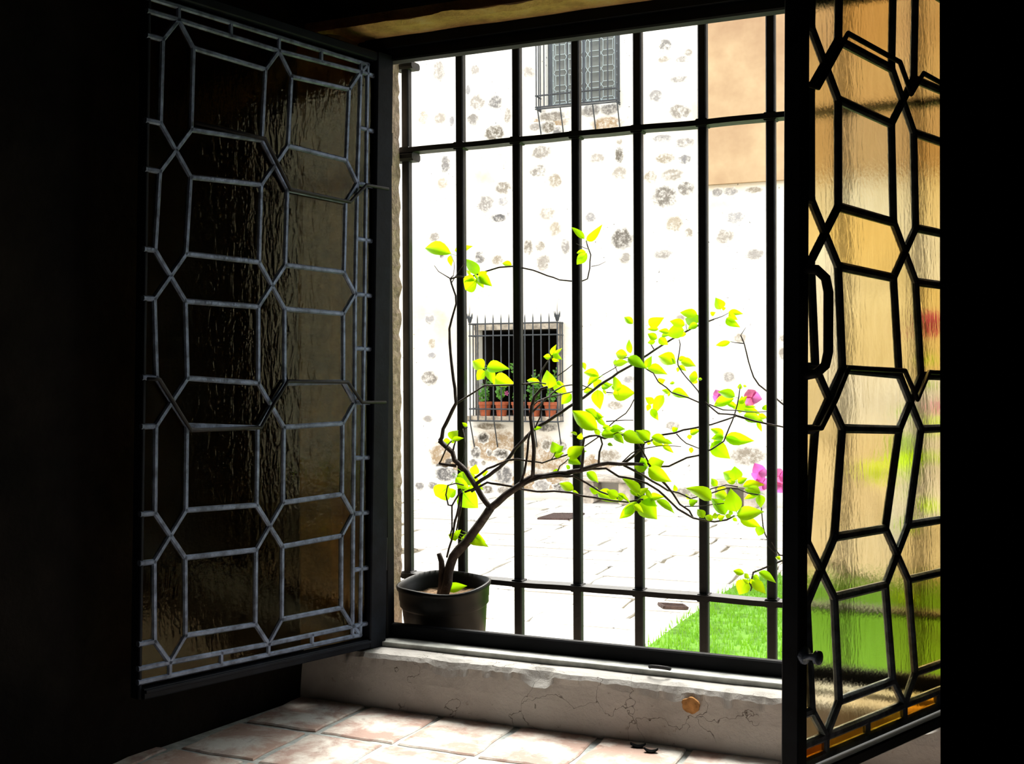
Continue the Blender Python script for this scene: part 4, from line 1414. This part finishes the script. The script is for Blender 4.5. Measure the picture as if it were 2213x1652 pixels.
# leaves: base x,y, tip x,y in the picture, width ratio, f = before the bars, b = beyond them
LV = """975 549 916 532 .36 b;983 542 1018 533 .35 b;974 552 974 574 .5 b;1034 594 1008 560 .42 b;1016 595 1008 583 .4 b;1030 605 1003 626 .8 f;1026 606 1001 600 .5 f;1030 600 1045 620 .6 f;1035 598 1060 615 .6 f;1034 598 1052 588 .6 f;1030 601 1026 594 .7 f;1106 573 1085 568 .45 b
1263 516 1237 492 .32 f;1268 520 1299 492 .34 b;1268 547 1246 572 .5 f;1266 545 1245 546 .4 f;1046 797 1022 780 .75 b;1053 795 1093 794 .5 b;1055 797 1067 828 .5 b;1048 802 1030 820 .7 b;1070 817 1108 830 .55 b;1167 828 1138 821 .35 b;1186 840 1184 804 .72 b;1199 828 1222 850 .6 b;1235 852 1213 872 .62 b
1190 772 1175 771 .7 b;1192 768 1200 747 .4 b;1195 766 1213 755 .35 b;1195 767 1213 776 .4 b;1193 776 1207 781 .5 b;1203 826 1215 832 .6 b;1258 784 1266 799 .5 b;1295 813 1261 803 .4 b;1295 815 1269 829 .5 b;1300 822 1282 838 .6 b;1291 843 1295 882 .62 b;1283 841 1260 848 .4 b;1300 838 1321 831 .5 b;1303 843 1310 852 .5 b
1325 852 1368 848 .7 b;1335 846 1329 814 .5 b;1318 835 1302 828 .5 b;1322 836 1342 842 .5 b;1356 768 1328 764 .55 b;1363 764 1358 735 .38 b;1357 774 1394 793 .45 f;1328 788 1356 782 .5 b;1329 790 1331 777 .6 b;1400 797 1438 804 .5 b;1397 795 1406 772 .55 b;1402 799 1416 806 .6 b
1368 700 1349 685 .5 b;1402 702 1430 690 .6 b;1480 703 1449 694 .5 b;1423 712 1400 711 .4 b;1478 714 1441 722 .75 b;1446 719 1425 714 .5 b;1420 732 1400 722 .6 b;1424 732 1442 744 .7 b;1416 738 1400 741 .6 b;1430 726 1445 724 .5 b;1507 681 1471 675 .45 b;1509 697 1482 688 .85 b;1508 702 1487 709 .6 b;1483 722 1458 723 .4 b
1459 786 1423 768 .6 b;1459 787 1452 774 .4 b;1466 778 1485 774 .55 b;1472 783 1501 788 .6 b;1467 792 1482 800 .55 b;1467 794 1464 804 .6 b;1508 817 1488 813 .95 b;1502 818 1498 830 .9 b;1508 820 1518 820 .5 f;1422 826 1436 822 .7 b;1458 828 1447 829 .5 b;1452 848 1487 856 .5 b;1448 851 1432 842 .6 b;1449 851 1442 857 .5 b
1412 872 1396 860 .7 b;1434 855 1411 893 .5 b;1408 884 1421 907 .5 b;1404 874 1399 888 .6 b;1557 669 1549 645 .8 b;1560 668 1568 666 .8 b;1574 676 1604 677 .4 b;1575 678 1592 691 .5 b;1570 688 1594 706 .5 b;1536 680 1545 676 .7 b;1578 739 1547 747 .32 b
1588 858 1553 845 .5 b;1586 862 1541 876 .4 b;1598 872 1613 858 .5 b;1598 893 1604 858 .45 b;1590 880 1566 868 .4 b;1594 884 1580 872 .5 b;1608 873 1630 880 .4 b;1604 884 1640 892 .4 b;1608 898 1646 910 .5 b;1636 912 1646 932 .35 b;1650 878 1658 886 .9 b;1638 900 1657 902 .6 b;1598 842 1600 830 .7 b;1606 834 1614 836 .5 b
1563 942 1538 926 .5 b;1564 946 1539 946 .6 b;1564 944 1541 958 .5 b;1569 945 1624 953 .42 b;1568 947 1600 955 .4 b;1538 958 1574 989 .6 b;1291 929 1237 888 .42 f;1290 905 1264 884 .5 f;1289 903 1310 922 .32 f;1286 905 1301 900 .6 f;1300 908 1289 890 .4 f;1296 940 1284 926 .5 f
1300 940 1346 936 .42 f;1318 928 1348 927 .45 f;1327 940 1347 956 .6 f;1347 937 1388 956 .48 f;1302 925 1320 923 .5 f;1313 960 1324 963 .6 f;1247 941 1234 933 .4 f;1252 950 1256 938 .7 f;1200 979 1196 957 .95 f;1203 977 1216 965 .7 f;1197 984 1216 980 .6 f;1228 987 1258 967 .6 f;1233 983 1250 984 .5 f;1240 981 1263 975 .5 f
1228 995 1253 1001 .55 f;1230 996 1234 1004 .7 f;1230 1006 1226 1015 .8 f;1208 1019 1195 1018 .6 f;1239 1060 1210 1044 .5 f;1237 1064 1249 1066 .5 f;1268 1021 1293 1041 .5 f;1293 1065 1275 1056 .65 f;1292 1066 1334 1081 .5 f;1336 1075 1312 1061 .6 f;1334 1068 1361 1083 .25 f;1346 1081 1336 1072 .8 f;1382 1066 1350 1034 .4 f;1378 1068 1398 1057 .5 f
1378 1073 1360 1058 .35 f;1408 1078 1394 1055 .35 f;1405 1078 1431 1073 .5 f;1384 1075 1418 1093 .45 f;1370 1092 1389 1107 .5 f;1380 1090 1419 1117 .85 f;1419 1082 1457 1105 .32 f;1375 1085 1340 1122 .36 f;1368 1093 1350 1112 .6 f;1398 1013 1371 1008 .75 f;1398 1010 1386 991 .9 f;1402 1009 1432 998 .85 f;1402 1012 1446 1040 .5 f;1408 1018 1413 1031 .7 f
1434 1030 1440 1044 .6 f;1404 952 1375 931 .5 f;1404 945 1389 928 .5 f;1408 945 1444 956 .45 f;1410 953 1433 964 .45 f;1432 963 1454 977 .4 b;1430 954 1452 958 .5 b;1398 960 1407 957 .6 b;1453 932 1464 926 .9 b;1489 940 1491 950 .9 b;1492 938 1511 930 .6 b;1495 967 1493 980 .6 b;1460 1063 1458 1049 .6 b;1537 1082 1490 1051 .48 f
1490 1090 1504 1083 .7 f;1489 1080 1482 1069 .4 b;1550 1051 1537 1035 .6 b;1591 1038 1563 1020 .65 b;1591 1038 1588 1010 .85 b;1590 1041 1571 1042 .5 b;1595 1044 1613 1034 .6 b;1606 1051 1648 1046 .4 b;1643 1066 1611 1058 .6 b;1640 1068 1609 1077 .36 b;1640 1070 1645 1096 .65 b;1572 1076 1544 1067 .6 b;1550 1059 1569 1056 .6 b
1567 1113 1541 1077 .58 f;1592 1106 1577 1061 .68 f;1573 1098 1583 1090 .95 f;1593 1115 1645 1105 .48 f;1600 1113 1641 1140 .42 f;1646 1139 1638 1158 .8 f;1521 1120 1508 1101 .65 f;1541 1124 1523 1115 .55 f;1546 1122 1545 1109 .8 f;1552 1121 1565 1116 .7 f;1570 1120 1579 1111 .7 f;1584 1120 1593 1127 .6 f;1578 1114 1580 1101 .6 f;1556 1118 1548 1112 .7 f
976 951 986 930 .95 f;973 953 956 955 .6 f;978 952 998 947 .4 f;975 953 982 958 .6 f;1010 922 999 914 .5 f;1024 1026 1028 1006 .8 b;1043 1027 1053 1019 .7 b;970 1050 940 1075 .75 f;985 1060 966 1073 .65 f;1000 1022 1042 1056 .34 f;988 1028 1021 1046 .55 f;985 1033 1014 1060 .42 f;988 1052 1001 1050 .6 f;1013 1058 1029 1052 .7 f;1000 1062 1027 1098 .9 f;1000 1045 990 1030 .6 f
990 1164 969 1156 .5 f;985 1157 994 1147 .6 f;1003 1157 1051 1179 .38 f;1010 1152 1047 1168 .3 f;998 1162 1012 1171 .6 f;990 1160 980 1170 .5 f;968 1273 1004 1267 .45 f;1154 928 1170 924 .4 f"""
LVS = """1608 1240 1585 1234 .5 f;1614 1256 1596 1284 .8 f;1626 1255 1653 1281 .52 f;1640 1237 1675 1256 .38 f;1618 1250 1608 1240 .6 f;1628 1245 1640 1252 .7 f;1687 1210 1676 1204 .6 f;1622 1252 1632 1266 .5 f;1618 1262 1606 1252 .5 f
1985 760 2010 790 .6 b;1990 880 1960 900 .6 b;2015 900 2040 940 .6 b;1900 1000 1870 1030 .7 b;1920 985 1940 1020 .7 b;1960 970 1930 940 .7 b;1890 1010 1905 1050 .7 b;1995 1050 1970 1080 .7 b;1995 1080 2020 1110 .7 b;1985 1130 1950 1150 .7 b;2000 980 2030 1000 .7 b;1940 965 1965 1010 .7 b;2010 830 1985 840 .7 b;1970 1300 1940 1280 .6 b;1990 1010 1960 1040 .7 b;1995 950 1975 920 .7 b"""
rgl = random.Random(21)


def place_leaves(text, root, origin, meshes, yf, yb, name='leaf', spread=.5):
    for e in text.replace('\n', ';').split(';'):
        e = e.split()
        if len(e) < 6: continue
        bx, by, tx, ty, wr = map(float, e[:5])
        y = rgl.uniform(*(yf if e[5] == 'f' else yb))
        # inside the mouth of the pot the plant keeps close to its stem
        if by > 1140 and bx < 1100: y = .10
        b = at(bx, by, y)
        t = at(tx, ty, y + rgl.uniform(-.006, .006))
        X = t - b
        L = X.length * 1.08
        X.normalize()
        view = (CAM - b).normalized()
        Z = (view + Vector((rgl.uniform(-spread, spread), 0, rgl.uniform(-.1, spread)))).normalized()
        Z = (Z - X * Z.dot(X)).normalized()
        if rgl.random() < .35: Z = Z
        Y = Z.cross(X)
        m = Matrix(((X.x * L, Y.x * L * wr * 1.16, Z.x * L * .8), (X.y * L, Y.y * L * wr * 1.16, Z.y * L * .8), (X.z * L, Y.z * L * wr * 1.16, Z.z * L * .8))).to_4x4()
        m.translation = b - origin
        o = link(name, rgl.choice(meshes), root)
        o.matrix_local = m


place_leaves(LV, plant, POT_B, PLEAF, (.135, .178), (.245, .29))
place_leaves(LVS, shrub, SH_B, PLEAF, (.15, .17), (.40, .46))
BRACT = [leaf_mesh('bract', MAT['bract'], .35, .3, .03, 1.3)]


def flower(root, origin, px, py, y, size):
    for k in range(3):
        a = 2 * math.pi * k / 3 + rgl.uniform(-.3, .3)
        place_leaves('%f %f %f %f .85 b' % (px, py, px + size * math.cos(a), py + size * math.sin(a)), root, origin, BRACT, (y, y), (y, y), 'bract', .6)


flower(plant, POT_B, 1625, 860, .27, 20)
flower(plant, POT_B, 1552, 856, .28, 14)
flower(plant, POT_B, 1640, 1022, .28, 20)
flower(plant, POT_B, 1648, 1045, .28, 18)
for fx, fy, fs_ in ((2000, 700, 26), (2020, 690, 24), (1990, 715, 22), (2035, 880, 18), (1684, 1030, 20), (1690, 1052, 16), (2018, 712, 20)):
    flower(shrub, SH_B, fx, fy, .44, fs_)

# ------------------------------------------------------------------ flakes lying on the tiles by the sill
for (px, py, w, lab) in ((1379, 1613, .012, 'black curled flake on the tiles standing against the sill'), (1407, 1624, .011, 'flat black flake on the tiles next to the curled one')):
    p = at_z(px, py, FLOOR_Z + .003)
    m_b = MB()
    n = 9
    vs, fs = [], []
    for i in range(n + 1):
        for j in range(5):
            u, v = i / n * 2 - 1, j / 4 * 2 - 1
            k = math.sqrt(max(0, 1 - u * u * .92))
            vs.append((u * w, v * w * .55 * k, .001 + .004 * u * u + .003 * (1 - v * v) * .6))
    for i in range(n):
        for j in range(4):
            fs.append((i * 5 + j, (i + 1) * 5 + j, (i + 1) * 5 + j + 1, i * 5 + j + 1))
    nv = len(vs)
    vs += [(x, y, z - .0012) for x, y, z in vs]
    fs += [tuple(nv + i for i in reversed(f)) for f in fs[:]]
    m_b.add(vs, fs)
    o = m_b.build('paint_flake', MAT['chip'])
    o.location = (p.x, p.y, FLOOR_Z + .002)
    o.rotation_euler = (0, 0, .2)
    tag(o, lab, 'flake')
